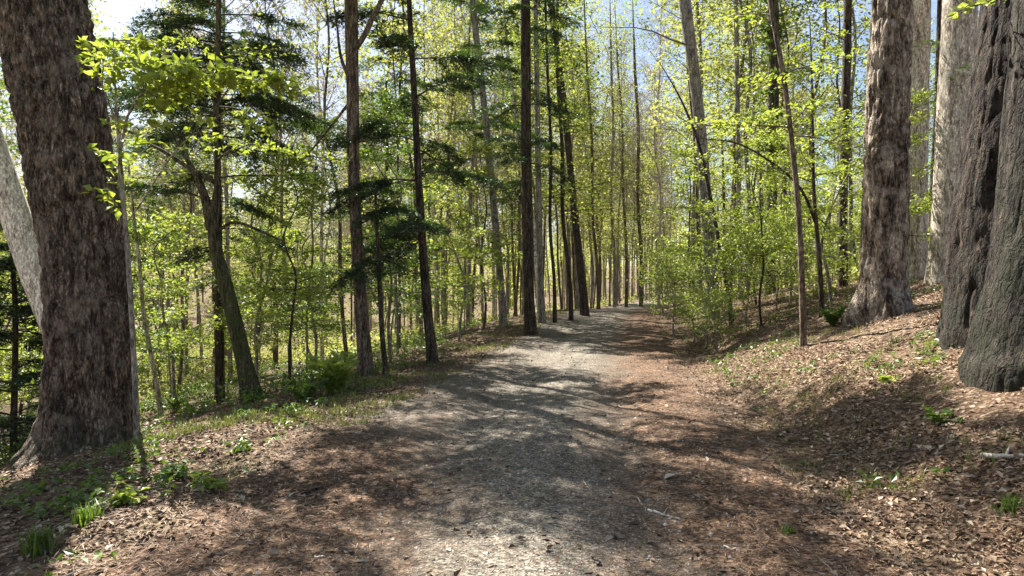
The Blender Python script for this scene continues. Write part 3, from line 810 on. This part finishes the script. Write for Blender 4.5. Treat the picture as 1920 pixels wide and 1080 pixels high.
for (bx, by, mx, my, tx, w, bk, lf, lab) in (
        (1071, 601, 1058, 420, 1043, 9, 'bark_dark', 'leaf_spring', 'thin dark trunk just left of the leaning forked trunk'),
        (1122, 580, 1114, 420, 1100, 7, 'bark_brown', 'leaf_far', 'thin dark trunk just right of the leaning forked trunk'),
        (1152, 577, 1148, 380, 1146, 7, 'bark_grey', 'leaf_far', 'slender grey trunk left of where the path vanishes'),
        (1174, 574, 1170, 350, 1158, 6, 'bark_brown', 'leaf_far', 'slender brown trunk standing at the vanishing end of the path'),
        (1202, 570, 1198, 380, 1190, 8, 'bark_brown', 'leaf_spring', 'dark slender trunk right of where the path vanishes'),
        (1040, 606, 1034, 440, 1026, 8, 'bark_dark', 'leaf_green', 'thin dark trunk between the thick dark trunk and the far path')):
    i0 += 1
    dd = min(hit(bx, by)[1], 58)
    px_tree('maple_tree', lab, 'tree', [(bx, by, w + 2), ((bx + mx) / 2 + 2, (by + my) / 2, w), (mx - 2, my, w - .5), ((mx + tx) / 2 + 3, (my + 120) / 2, w - 1), (tx, 120, w - 2)], H=27, d=dd, bark=bk, leaf=lf,
            cr=low(4, 26, 56, 2.2, 1.0, per=11, spread=.3, flatten=.3), sides=9, rings=40, seed=i0, lsize=.14)

# right side
px_tree('beech_tree', 'tall trunk, dark above and pale below, rising from the roadside shrubs', 'tree',
        [(1338, 600, 28), (1330, 470, 26), (1322, 350, 25), (1312, 230, 25), (1298, 110, 25), (1284, 0, 25)], H=18, d=23, bark='bark_grey', leaf='leaf_spring',
        cr=[high(8, 17, 18, 3.2, 1.5, per=15), low(5, 8, 5, 1.8, 1.5, per=14)], sides=18, rings=70, seed=41)
px_tree('beech_sapling', 'thin dark bent sapling in front of the pale and dark tall trunk', 'sapling',
        [(1372, 614, 11), (1352, 480, 9), (1333, 375, 8), (1302, 245, 6), (1268, 170, 3.5), (1232, 110, 1)], H=3, bark='bark_dark', leaf='leaf_spring',
        cr=low(1.8, 4.8, 13, 1.2, .8, per=16), sides=9, rings=50, seed=42)
px_tree('beech_sapling', 'slender sapling with a long bough arching toward the path', 'sapling',
        [(1541, 594, 12), (1535, 470, 10), (1527, 380, 8), (1524, 250, 6), (1522, 130, 4), (1518, 30, 2)], H=4, bark='bark_dark', leaf='leaf_spring',
        cr=low(2.0, 5.6, 14, 1.2, .8, per=18), sides=9, rings=50, seed=43,
        forks=[[(1532, 425, 6.5), (1502, 355, 5.5), (1440, 300, 4), (1380, 268, 3), (1312, 260, 1.5)]])
px_tree('maple_tree', 'slim trunk pale at its foot leaning over the leafy bank', 'tree',
        [(1506, 618, 14), (1503, 520, 13), (1496, 380, 12), (1487, 290, 11), (1470, 150, 11), (1444, 0, 10)], H=12, d=11.9, bark='bark_brown', leaf='leaf_spring',
        cr=[low(3.2, 7, 9, 1.6, 1.0, per=18)], sides=12, rings=60, seed=44)
px_tree('spruce_tree', 'straight dark trunk behind the bank, left of the mottled trunk', 'tree',
        [(1580, 540, 21), (1580, 420, 19), (1584, 250, 18), (1590, 0, 16)], H=15, d=21, bark='bark_dark', leaf='leaf_spring',
        cr=[low(2.8, 14, 26, 2.0, 1.0, per=18)], sides=14, rings=50, seed=45)
px_tree('maple_tree', 'ivy clad trunk with bushy green sides beyond the saplings', 'tree',
        [(1444, 560, 24), (1446, 420, 23), (1449, 250, 23), (1451, 100, 22), (1450, 0, 21)], H=16, d=26, bark='bark_moss', leaf='leaf_green',
        cr=[low(5, 15, 60, .55, .5, n_sub=6, per=40, spread=.12), high(10, 16, 8, 2.5, 1.2)], sides=14, rings=50, seed=46, lsize=.11)
px_tree('maple_tree', 'thin grey trunk left of the ivy clad trunk', 'tree',
        [(1388, 545, 12), (1386, 420, 11), (1384, 250, 10), (1380, 0, 9)], H=16, d=28, bark='bark_grey', leaf='leaf_spring',
        cr=[low(5, 15, 20, 1.9, .9, per=14, spread=.12)], sides=10, rings=40, seed=47)
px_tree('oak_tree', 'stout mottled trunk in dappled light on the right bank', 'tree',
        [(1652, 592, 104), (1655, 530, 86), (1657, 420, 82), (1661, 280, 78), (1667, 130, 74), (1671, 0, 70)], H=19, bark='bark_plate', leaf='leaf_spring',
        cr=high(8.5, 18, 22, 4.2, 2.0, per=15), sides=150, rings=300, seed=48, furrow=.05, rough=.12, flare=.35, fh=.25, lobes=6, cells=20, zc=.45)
px_tree('pine_tree', 'sunlit pinkish trunk right behind the mottled trunk', 'tree',
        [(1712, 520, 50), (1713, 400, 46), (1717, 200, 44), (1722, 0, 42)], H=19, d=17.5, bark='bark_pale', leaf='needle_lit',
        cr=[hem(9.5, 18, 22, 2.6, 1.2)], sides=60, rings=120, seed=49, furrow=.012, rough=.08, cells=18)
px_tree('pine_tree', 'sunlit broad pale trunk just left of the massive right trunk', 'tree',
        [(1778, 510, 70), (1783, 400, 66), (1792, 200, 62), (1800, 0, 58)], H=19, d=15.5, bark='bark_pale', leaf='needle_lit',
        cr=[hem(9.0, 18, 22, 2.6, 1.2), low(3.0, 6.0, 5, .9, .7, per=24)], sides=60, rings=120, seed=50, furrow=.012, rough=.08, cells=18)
px_tree('hemlock_tree', 'narrow dark trunk in the gap beside the broad pale trunk', 'tree',
        [(1746, 500, 20), (1750, 380, 17), (1758, 200, 15), (1764, 0, 13)], H=15, d=19.5, bark='bark_dark', leaf='needle',
        cr=[hem(8, 14, 16, 1.6, .8)], sides=12, rings=40, seed=51)
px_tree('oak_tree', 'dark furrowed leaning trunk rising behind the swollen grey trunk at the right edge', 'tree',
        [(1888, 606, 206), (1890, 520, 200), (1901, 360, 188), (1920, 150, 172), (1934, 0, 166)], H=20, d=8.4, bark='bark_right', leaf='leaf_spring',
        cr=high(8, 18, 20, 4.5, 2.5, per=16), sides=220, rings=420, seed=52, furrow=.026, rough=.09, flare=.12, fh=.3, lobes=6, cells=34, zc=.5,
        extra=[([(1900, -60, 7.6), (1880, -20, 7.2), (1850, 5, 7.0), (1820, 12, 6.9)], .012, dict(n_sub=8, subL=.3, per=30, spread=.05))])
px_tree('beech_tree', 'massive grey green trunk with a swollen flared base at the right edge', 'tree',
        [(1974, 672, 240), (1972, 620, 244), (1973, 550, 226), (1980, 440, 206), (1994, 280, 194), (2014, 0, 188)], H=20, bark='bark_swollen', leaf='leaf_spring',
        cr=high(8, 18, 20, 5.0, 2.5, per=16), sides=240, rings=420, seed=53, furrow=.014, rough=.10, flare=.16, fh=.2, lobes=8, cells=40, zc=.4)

# ------------------------------------------------------------------ prototypes for the wood around
def proto(name, label, cat, H, r, lean, bark, leaf, cr, seed, lsize=None, sides=8, wob=.3):
    rng = np.random.default_rng(seed)
    rows = straight_spine(np.zeros(3), H, r, lean, rng, wob)
    mbT, mbL = MB(), MB()
    dn = spline(rows, 26); dn[:, 3] = np.maximum(dn[:, 3], .006)
    trunk_mesh(mbT, dn[:, :3], dn[:, 3], sides, .08, 0, seed, .25, .2, 4)
    P, D = [], []
    for c in (cr if isinstance(cr, list) else [cr]):
        p, q = crown(mbT, rows, rng, **c); P.append(p); D.append(q)
    ls, asp, fl = LEAF[leaf]
    P = np.concatenate(P); D = np.concatenate(D)
    leaves(mbL, P, D, lsize or ls, rng, fl, asp)
    root = thing(name, (0, 0, 0), label, cat)
    finish_tree(root, (0, 0, 0), mbT, mbL, bark, leaf)
    return root

PR = {}
DENS[0] = 2.1
PR['tall'] = [proto('maple_tree', 'x', 'tree', 18 + k, .075 + .022 * k, (-.07 + .05 * k, .02), ['bark_brown', 'bark_grey', 'bark_red'][k], 'leaf_far',
                    [low(2.5, 17, 44, 2.2, 1.2, per=8, spread=.32, flatten=.25, el0=15, el1=50)], 100 + k, .15, wob=.4) for k in range(3)]
PR['green'] = [proto('maple_tree', 'x', 'tree', 15 + k, .08 + .03 * k, (-.04 + .06 * k, .0), ['bark_brown', 'bark_grey'][k], 'leaf_green',
                     low(2.5, 14.5, 40, 2.3, 1.2, per=9, spread=.26, flatten=.45), 110 + k, .15) for k in range(2)]
PR['hem'] = [proto('hemlock_tree', 'x', 'tree', 15 + 3 * k, .10, (-.03 + .03 * k, 0), 'bark_brown', ['needle', 'needle_lit'][k],
                   hem(2.5, 14.5 + 3 * k, 52, 2.7, .5, n_sub=11, per=46, spread=.10), 120 + k, .17) for k in range(2)]
PR['bare'] = [proto('birch_tree', 'x', 'tree', 18 + 2 * k, .085, (-.05 + .04 * k, 0), ['bark_grey', 'bark_pale'][k], 'bud',
                    [high(4, 17, 44, 2.8, 1.6, n_sub=12, per=9, flatten=.2, el0=35, el1=60, droop=-.1, spread=.12)], 130 + k, .10) for k in range(2)]
PR['sap'] = [proto('beech_sapling', 'x', 'sapling', 5 + k, .035, (-.03 + .03 * k, 0), ['bark_grey', 'bark_dark', 'bark_grey'][k], ['leaf_spring', 'leaf_spring', 'leaf_green'][k],
                   low(.5, 4.8 + k, 30, 1.5, .6, per=19, spread=.12, flatten=.55), 140 + k, .10) for k in range(3)]
PR['shrub'] = [proto('shrub', 'x', 'shrub', 1.7 + .4 * k, .02, (.05, 0), 'bark_grey', 'leaf_spring',
                     low(.05, 1.7 + .5 * k, 30, 1.4, .7, per=20, spread=.13, el0=35, el1=60, flatten=.3, n_sub=7), 150 + k, .07, 6, wob=.1) for k in range(2)]

used = set()
def place(kind, k, loc, rz, sc, label, group):
    src = PR[kind][k]
    if src.name not in used:
        used.add(src.name)
        src.location = loc; src.rotation_euler = (0, 0, rz); src.scale = sc
        src['label'] = label
        if group: src['group'] = group
        return src
    return copy_tree(src, loc, rz, sc, label, group)

rng = np.random.default_rng(77)
taken = []
def free(x, y, dmin):
    for (a, b) in taken:
        if (a - x) ** 2 + (b - y) ** 2 < dmin * dmin: return False
    taken.append((x, y)); return True

def fill(n, y0, y1, lo, hi, kinds, label, group, dmin=2.2, scl=(.8, 1.2), infr=.82):
    c = 0; tries = 0
    while c < n and tries < 4000:
        tries += 1
        Y = rng.uniform(y0, y1); s = rng.uniform(lo, hi); x = float(cx(min(Y, 75))) + s
        if Y > 55 and abs(x - float(cx(Y))) < 3.0 and Y < 78: continue
        if abs(x) > Y * infr or not free(x, Y, dmin): continue
        kind, k = kinds[rng.integers(len(kinds))]
        sc = rng.uniform(*scl)
        loc = (x, Y, float(terrain(x, Y)) - .05)
        lb, gp = label[kind] if isinstance(label, dict) else label, group
        place(kind, k, loc, rng.uniform(0, 6.28), (sc, sc, sc * rng.uniform(.9, 1.15)), lb, gp + ' (' + NAME[kind] + ')')
        c += 1
NAME = {'tall': 'tall leafing trees', 'green': 'greener trees', 'hem': 'hemlocks', 'bare': 'bare trees', 'sap': 'saplings', 'shrub': 'shrubs'}
T3 = [('tall', 0), ('tall', 1), ('tall', 2)]
fill(34, 22, 60, -34, -5, T3 + [('tall', 0), ('hem', 1), ('bare', 0), ('bare', 1), ('green', 0), ('green', 1), ('sap', 2), ('sap', 0)],
     {'tall': 'slender tree with thin pale leaves in the valley left of the path', 'hem': 'dark layered hemlock in the valley left of the path',
      'green': 'mid green leafy tree in the valley left of the path', 'bare': 'bare grey twiggy tree in the valley left of the path', 'sap': 'small leafy sapling in the valley left of the path'}, 'trees of the valley', 3.2)
fill(40, 24, 66, -46, -5, T3 + [('bare', 0), ('tall', 0)], {'tall': 'slender tree with thin pale leaves in the valley left of the path', 'bare': 'bare grey twiggy tree in the valley left of the path'}, 'trees of the valley', 1.6, (.75, 1.15))
fill(16, 34, 70, -24, -4, [('bare', 0), ('bare', 1)], {'bare': 'bare grey twiggy tree in the valley left of the path'}, 'trees of the valley', 1.4, (.7, 1.1))
fill(46, 55, 115, -80, -14, T3 + [('bare', 0), ('bare', 1), ('bare', 1), ('green', 0), ('hem', 1)],
     {'tall': 'pale leafing tree on the far hillside across the valley', 'bare': 'bare grey twiggy tree on the far hillside across the valley',
      'green': 'greener tree on the far hillside across the valley', 'hem': 'hemlock on the far hillside across the valley'}, 'trees of the far hillside', 3.0, (.9, 1.3))
fill(38, 62, 120, -12, 40, T3 + [('bare', 0), ('tall', 1), ('sap', 0)],
     {'tall': 'thin yellow green tree in the wood beyond the path end', 'bare': 'bare grey tree in the wood beyond the path end', 'sap': 'bright sapling in the wood beyond the path end'},
     'trees beyond the path end', 2.4, (.85, 1.2))
fill(46, 20, 75, 7, 42, T3 + [('tall', 0), ('sap', 0), ('sap', 1), ('green', 0), ('bare', 0)],
     {'tall': 'slender yellow green tree in the wood above the right bank', 'green': 'mid green tree in the wood above the right bank',
      'sap': 'bright leafy sapling in the wood above the right bank', 'bare': 'bare grey tree in the wood above the right bank'}, 'trees above the right bank', 2.2, (.75, 1.15))

fill(26, 32, 62, -16, -3.6, T3 + [('tall', 0), ('tall', 1)], {'tall': 'slender trunk with thin pale leaves along the left side of the far path'}, 'trees left of the far path', 1.5, (.9, 1.35))
fill(24, 30, 64, 3.6, 14, T3 + [('tall', 0), ('sap', 1)], {'tall': 'slender leafing trunk along the right side of the far path', 'sap': 'bright sapling along the right side of the far path'}, 'trees right of the far path', 1.5, (.9, 1.3))
fill(22, 13, 34, -26, -4.5, [('sap', 2), ('sap', 0), ('sap', 2), ('sap', 1)], {'sap': 'leafy sapling on the slope just left of the path'}, 'saplings of the left slope', 2.2, (.5, .95))
fill(16, 16, 40, 7, 26, [('sap', 0), ('sap', 1), ('shrub', 1)], {'sap': 'leafy sapling on top of the right bank', 'shrub': 'bright shrub on top of the right bank'}, 'saplings of the right bank', 2.0, (.55, .95))
for k in range(34):
    px_ = 1075 + 185 * ((k * .618) % 1); dd = 64 + 46 * ((k * .381 + .13) % 1)
    b = on_ground(px_, dd)
    kd, ki = (('tall', 1), ('bare', 1), ('tall', (k + 1) % 3), ('bare', 0))[k % 4]
    sc = .85 + .5 * ((k * .73) % 1)
    place(kd, ki, (b[0], b[1], b[2] - .05), k * 1.7, (sc, sc, sc), {'tall': 'thin yellow green tree in the wood beyond the path end', 'bare': 'bare grey tree in the wood beyond the path end', 'sap': 'bright sapling in the wood beyond the path end'}[kd], 'trees beyond the path end (' + NAME[kd] + ')')
for k in range(16):
    px_ = 1030 + 235 * ((k * .618 + .3) % 1); dd = 58 + 30 * ((k * .381 + .4) % 1)
    if abs((px_ - 960) / F * dd - float(cx(dd))) < 2.2: px_ -= 70
    b = on_ground(px_, dd)
    kd, ki = (('bare', k % 2), ('tall', k % 3))[k % 2]
    sc = 1.15 + .4 * ((k * .73) % 1)
    place(kd, ki, (b[0], b[1], b[2] - .05), k * 2.1, (sc * .9, sc * .9, sc), {'tall': 'thin yellow green tree in the wood beyond the path end', 'bare': 'bare grey tree in the wood beyond the path end'}[kd], 'trees beyond the path end (' + NAME[kd] + ')')
# the wood too far off to tell its trees apart
def far_wood():
    r = np.random.default_rng(8); mb = MB(); mt = MB()
    n = 620
    Y = r.uniform(118, 235, n); x = r.uniform(-.85, .85, n) * Y
    z = terrain(x, Y)
    for k in range(n):
        H = r.uniform(11, 19)
        m = 120
        h = r.uniform(.05, 1, m) ** .8
        w = (2.6 * np.sin(np.clip(h, .12, 1) * PI * .92) + .5)
        a = r.uniform(0, 2 * PI, m); q = np.sqrt(r.uniform(0, 1, m)) * w
        P = np.stack([x[k] + np.cos(a) * q, Y[k] + np.sin(a) * q, z[k] + h * H], -1)
        leaves(mb, P, r.normal(0, 1, (m, 3)), .62, r, .4, .6, .2, .4)
        tube(mb, np.array([[x[k], Y[k], z[k] - .3], [x[k], Y[k], z[k] + H * .5], [x[k] + .2, Y[k], z[k] + H * .95]]), np.array([.16, .12, .03]), 5)
    tag(mb.obj('far_woodland', M['leaf_far'], None), 'pale yellow green far wood closing the view behind all the trees', 'woodland', kind='stuff')
far_wood()
# saplings and shrubs placed by eye
def spot(kind, k, px, d, sc, rz, label, group=None):
    b = on_ground(px, d)
    return place(kind, k, (b[0], b[1], b[2] - .03), rz, (sc, sc, sc), label, group)
spot('sap', 2, 480, 17, .95, .4, 'green layered sapling behind the crooked mossy tree')
spot('sap', 2, 585, 19, 1.0, 1.9, 'green layered sapling left of the straight brown trunk')
spot('sap', 2, 745, 20, 1.05, 3.1, 'green layered sapling between the straight brown trunk and the dark hemlock')
spot('sap', 0, 860, 21, 1.0, 5.0, 'bright leafed sapling right of the dark straight hemlock')
spot('sap', 1, 545, 14.5, .8, 2.6, 'bright yellow green sapling between the mossy tree and the straight brown trunk')
spot('sap', 0, 330, 18, 1.0, .2, 'bright green sapling seen just right of the massive furrowed trunk')
spot('sap', 1, 905, 25, 1.1, 4.0, 'sapling with yellow leaves left of the thick dark trunk')
spot('bare', 0, 545, 27, .95, 0, 'bare grey tree with white twigs left of the straight brown trunk')
spot('bare', 1, 605, 31, 1.0, 1.2, 'pale bare tree with a haze of buds just left of the straight brown trunk')
spot('bare', 1, 1235, 44, 1.1, 2.2, 'pale bare tree rising beyond the roadside shrubs')
spot('bare', 0, 350, 34, 1.0, 2.2, 'bare grey tree glimpsed between the massive trunk and the mossy tree')
spot('shrub', 0, 1262, 21, 1.0, .3, 'small leaved bright shrub where the path narrows')
spot('shrub', 1, 1300, 18.5, .85, 1.7, 'larger bright shrub spilling over the right edge of the path')
spot('shrub', 0, 1345, 15.5, .6, 2.9, 'low dense shrub at the foot of the bank nearest the camera')
spot('shrub', 1, 1400, 17.5, 1.0, 4.4, 'round bright green shrub among the thin saplings')
spot('shrub', 1, 1458, 18.5, 1.0, 5.4, 'bright green shrub under the ivy clad trunk')
spot('shrub', 0, 1243, 30, 1.4, 3.7, 'far yellow green shrub beside the vanishing path')
spot('sap', 0, 1325, 17, .7, 2.2, 'airy bright sapling standing among the roadside shrubs')
spot('sap', 1, 1430, 16.5, .75, .2, 'airy sapling on the bank just left of the slim leaning trunk')
spot('sap', 0, 1480, 19.5, .8, 4.2, 'bright sapling between the ivy clad trunk and the slim leaning trunk')
spot('sap', 0, 1560, 16, .85, 1.1, 'bright sprayed sapling just left of the mottled trunk')
spot('sap', 1, 1290, 24, 1.0, 3.3, 'tall sapling with bright leaves behind the roadside shrubs')
spot('sap', 1, 1420, 22, 1.0, .8, 'leafy sapling behind the arching bough')

# trees standing left of and behind the photographer, whose crowns dapple the path
for k, (x, y, kind, i, sc, lb) in enumerate(((-10.5, 5.5, 'tall', 0, 1.0, 'leafy tree out of the photo to the left'), (-11.5, 10.5, 'tall', 1, 1.0, 'tall pale leafing tree out of the photo to the left'),
                                    (-7.5, .5, 'tall', 2, 1.0, 'tall tree beside the photographer'), (9.5, 2.5, 'tall', 1, 1.0, 'leafy tree on the bank behind the photographer'))):
    place(kind, i, (x, y, float(terrain(x, y))), k * 1.3, (sc, sc, sc), lb, None)

for ks in PR.values():            # a kind that found no place is taken out again
    for o in ks:
        if o.name not in used:
            for ch in list(o.children): bpy.data.objects.remove(ch)
            bpy.data.objects.remove(o)

# ------------------------------------------------------------------ small things on the ground
def fern(px, py, n, L, seed, name, label, cat, mat, d=None):
    b = hit(px, py); r = np.random.default_rng(seed)
    mb = MB(); P, D = [], []
    ms = MB()
    for k in range(n):
        a = 2 * PI * k / n + r.uniform(-.3, .3); el = r.uniform(.85, 1.4); l = L * r.uniform(.7, 1.2)
        C = branch_curve(b, a, el, l, .3, r, 8, .04)
        tube(ms, C, np.linspace(.006, .002, 8), 3)
        m = 40
        t = np.linspace(.15, 1, m); idx = t * 7
        pp = np.stack([np.interp(idx, np.arange(8), C[:, j]) for j in range(3)], -1)
        tg = unit(np.gradient(C, axis=0))[np.minimum(idx.astype(int), 7)]
        sd = unit(np.cross(tg, (0, 0, 1)))
        for sg in (-1, 1):
            P.append(pp); D.append(sd * sg + tg * .45)
    P = np.concatenate(P); D = np.concatenate(D)
    leaves(mb, P, D, L * .2, r, .5, .3, .1, .3)
    root = thing(name, b, label, cat)
    ms.obj('stem', M['bark_grey'], root, False, b); mb.obj('fronds', M[mat], root, False, b)
fern(628, 740, 9, .9, 1, 'fern', 'bright yellow green fern clump beside the path edge', 'fern', 'leaf_spring')
fern(572, 756, 6, .55, 2, 'fern', 'smaller green fern left of the bright fern clump', 'fern', 'leaf_green')
fern(330, 770, 8, .5, 3, 'fern', 'green fern at the foot of the thin pale leaning stem', 'fern', 'leaf_green')
fern(1560, 612, 9, .5, 4, 'fern', 'green fern left of the mottled trunk base', 'fern', 'leaf_green')

def weed(px, py, n, L, seed, label, mat, size):
    b = hit(px, py); r = np.random.default_rng(seed); mb = MB(); ms = MB()
    for k in range(n):
        a = r.uniform(0, 6.28); C = branch_curve(b + np.append(r.normal(0, .03, 2), 0), a, r.uniform(.5, 1.3), L * r.uniform(.5, 1.1), .3, r, 5, .05)
        tube(ms, C, np.linspace(.003, .0015, 5), 3)
        m = 6; t = r.uniform(.4, 1, m) * 4
        pp = np.stack([np.interp(t, np.arange(5), C[:, j]) for j in range(3)], -1)
        leaves(mb, pp, r.normal(0, 1, (m, 3)) * np.array([1, 1, .3]), size, r, .6, .65, .3, .3)
    root = thing('weed', b, label, 'weed')
    ms.obj('stem', M['leaf_green'], root, False, b); mb.obj('foliage', M[mat], root, False, b)
weed(240, 945, 16, .22, 5, 'broad leaved green weed in the left verge, nearer the camera', 'leaf_spring', .07)
weed(395, 918, 10, .20, 6, 'small pale green weed at the left edge of the needles', 'leaf_spring', .075)
weed(320, 900, 14, .22, 7, 'dark green weed between the pale weed and the massive trunk', 'leaf_green', .07)
weed(1760, 800, 16, .25, 8, 'dark green weed on the bank below the massive right trunk', 'leaf_green', .06)
weed(1665, 720, 14, .18, 9, 'pale green weed in the sunlit part of the bank', 'leaf_spring', .055)
weed(450, 850, 12, .2, 10, 'low green weed beside the shaded path shoulder', 'leaf_green', .06)

def tuft(px, py, n, h, seed, label, spr=.07):
    b = hit(px, py); r = np.random.default_rng(seed); mb = MB()
    P = np.tile(b, (n, 1)) + np.concatenate([r.normal(0, spr, (n, 2)), np.zeros((n, 1))], 1)
    P[:, 2] = terrain(P[:, 0], P[:, 1])
    blades(mb, P, h, r, .005, .9)
    tag(mb.obj('grass_tuft', M['leaf_green'], None, False, b), label, 'grass tuft')
tuft(75, 1035, 150, .15, 1, 'thick green grass tuft in the lower left corner', .045)
tuft(1475, 1005, 60, .07, 2, 'tiny yellow green grass tuft on the path at lower right', .025)
tuft(1895, 965, 110, .10, 3, 'yellow green grass tuft at the lower right edge', .04)
tuft(160, 985, 90, .16, 4, 'thin grass tuft right of the thick corner tuft', .05)

def stick(pxs, r0, name, label, cat, mat, lift=.02, seed=0, twig=None):
    pts = np.array([hit(x, y) for x, y in pxs]); pts[:, 2] += lift
    r = np.random.default_rng(seed)
    P = spline(pts, 9); P[1:-1] += r.normal(0, .006, (7, 3))
    mb = MB(); tube(mb, P, np.linspace(r0, r0 * .45, 9), 8)
    if twig: 
        q = P[4]; tube(mb, np.stack([q, q + np.array(twig) * .5, q + np.array(twig)]), np.array([r0 * .6, r0 * .4, .002]), 5)
    tag(mb.obj(name, M[mat], None, True, pts[0]), label, cat)
stick([(568, 934), (590, 926), (622, 914)], .014, 'stick', 'short dark stick lying on the left side of the path', 'stick', 'bark_dark', .02, 1, (.05, .03, .03))
stick([(1215, 962), (1240, 970), (1275, 982)], .012, 'stick', 'pale stick lying in the middle of the path', 'stick', 'bark_pale', .018, 2, (.04, .08, .02))
stick([(1840, 862), (1880, 866), (1935, 862)], .022, 'fallen_branch', 'grey fallen branch on the bank at the right edge', 'branch', 'bark_pale', .03, 3, (.1, .1, .05))
stick([(1195, 940), (1204, 955), (1212, 968)], .005, 'twig', 'thin pale twig left of the pale stick on the path', 'twig', 'bark_pale', .015, 4)
stick([(590, 1052), (612, 1054), (636, 1056)], .010, 'stick', 'pale stick near the bottom of the photo', 'stick', 'bark_pale', .015, 5)
stick([(1350, 1032), (1368, 1036), (1388, 1044)], .008, 'twig', 'small pale twig on the path at bottom right of centre', 'twig', 'bark_pale', .015, 6)
stick([(500, 716), (540, 708), (590, 700), (625, 694)], .11, 'fallen_log', 'dark fallen log between the mossy tree and the straight brown trunk', 'log', 'bark_dark', .05, 8, (.1, .3, .25))
stick([(330, 735), (400, 722), (470, 712), (520, 706)], .12, 'fallen_log', 'dark fallen log behind the crooked mossy tree', 'log', 'bark_moss', .05, 7, (.2, .1, .3))

def dry_leaf(px, py, L, label, rz):
    b = hit(px, py)
    t = np.linspace(0, 1, 7); w = np.sin(t * PI) ** .8 * L * .28
    V = []
    for i in range(7):
        for j in (-1, -.4, .4, 1):
            V.append([(t[i] - .5) * L, j * w[i], .02 + .55 * L * .3 * (j * j) * np.sin(t[i] * PI) + .12 * L * t[i]])
    V = np.array(V); c, s = math.cos(rz), math.sin(rz)
    V[:, :2] = V[:, :2] @ np.array([[c, s], [-s, c]])
    i = np.arange(6)[:, None] * 4; j = np.arange(3)[None]
    Q = np.stack([i + j, i + j + 1, i + 5 + j, i + 4 + j], -1).reshape(-1, 4)
    mb = MB(); mb.add(V + b, Q)
    tag(mb.obj('fallen_leaf', DRY, None, True, b), label, 'leaf')
DRY = island_mat('curled_dry_leaf', [(.5, .42, .33), (.46, .37, .28)], .7, .3)
dry_leaf(1256, 902, .13, 'curled pale dry leaf on the right half of the path', .5)
dry_leaf(1738, 848, .12, 'pale upright dry leaf on the bank beside the dark weed', 1.4)

# ------------------------------------------------------------------ sun, sky, camera
AZ = math.radians(-34)     # sun stands left of the view, a little ahead
EL = math.radians(52)
sd = Vector((math.sin(AZ) * math.cos(EL), math.cos(AZ) * math.cos(EL), math.sin(EL)))
sl = bpy.data.lights.new('sun', 'SUN'); sl.energy = 5.0; sl.angle = math.radians(.5); sl.color = (1, .955, .88)
so = bpy.data.objects.new('sun', sl); COL.objects.link(so)
so.rotation_euler = sd.to_track_quat('Z', 'Y').to_euler(); so.location = sd * 60

W = bpy.data.worlds.new('World'); SC.world = W; W.use_nodes = True
nt = W.node_tree; N = nt.nodes; N.clear()
sky = N.new('ShaderNodeTexSky'); sky.sky_type = 'NISHITA'; sky.sun_disc = False
sky.sun_elevation = EL; sky.sun_rotation = AZ
sky.air_density = 1.0; sky.dust_density = 1.5; sky.ozone_density = 1.0
tcw = N.new('ShaderNodeTexCoord').outputs['Generated']
nz = noise(nt, mapping(nt, tcw, (1, 1, 2.2)), 3.0, 6, .6)
cl = ramp(nt, nz, [(.5, (0, 0, 0)), (.68, (.7, .7, .7))])
mx = mixc(nt, cl, sky.outputs[0], (6.0, 6.3, 6.8))
bg = N.new('ShaderNodeBackground'); bg.inputs[1].default_value = .05
nt.links.new(mx, bg.inputs[0])
ow = N.new('ShaderNodeOutputWorld'); nt.links.new(bg.outputs[0], ow.inputs[0])

cam = bpy.data.cameras.new('camera'); cam.sensor_width = 36; cam.lens = 36 * F / 1920
cam.clip_start = .05; cam.clip_end = 2000
co = bpy.data.objects.new('camera', cam); COL.objects.link(co)
co.location = (0, 0, CAMZ); co.rotation_euler = (PI / 2, 0, 0)
SC.camera = co

SC.view_settings.view_transform = 'Standard'; SC.view_settings.look = 'None'
SC.view_settings.exposure = 1.95; SC.view_settings.gamma = 1
SC.render.engine = 'CYCLES'
cy = SC.cycles
cy.max_bounces = 6; cy.diffuse_bounces = 3; cy.glossy_bounces = 2; cy.transmission_bounces = 4; cy.transparent_max_bounces = 4
cy.filter_width = 1.5
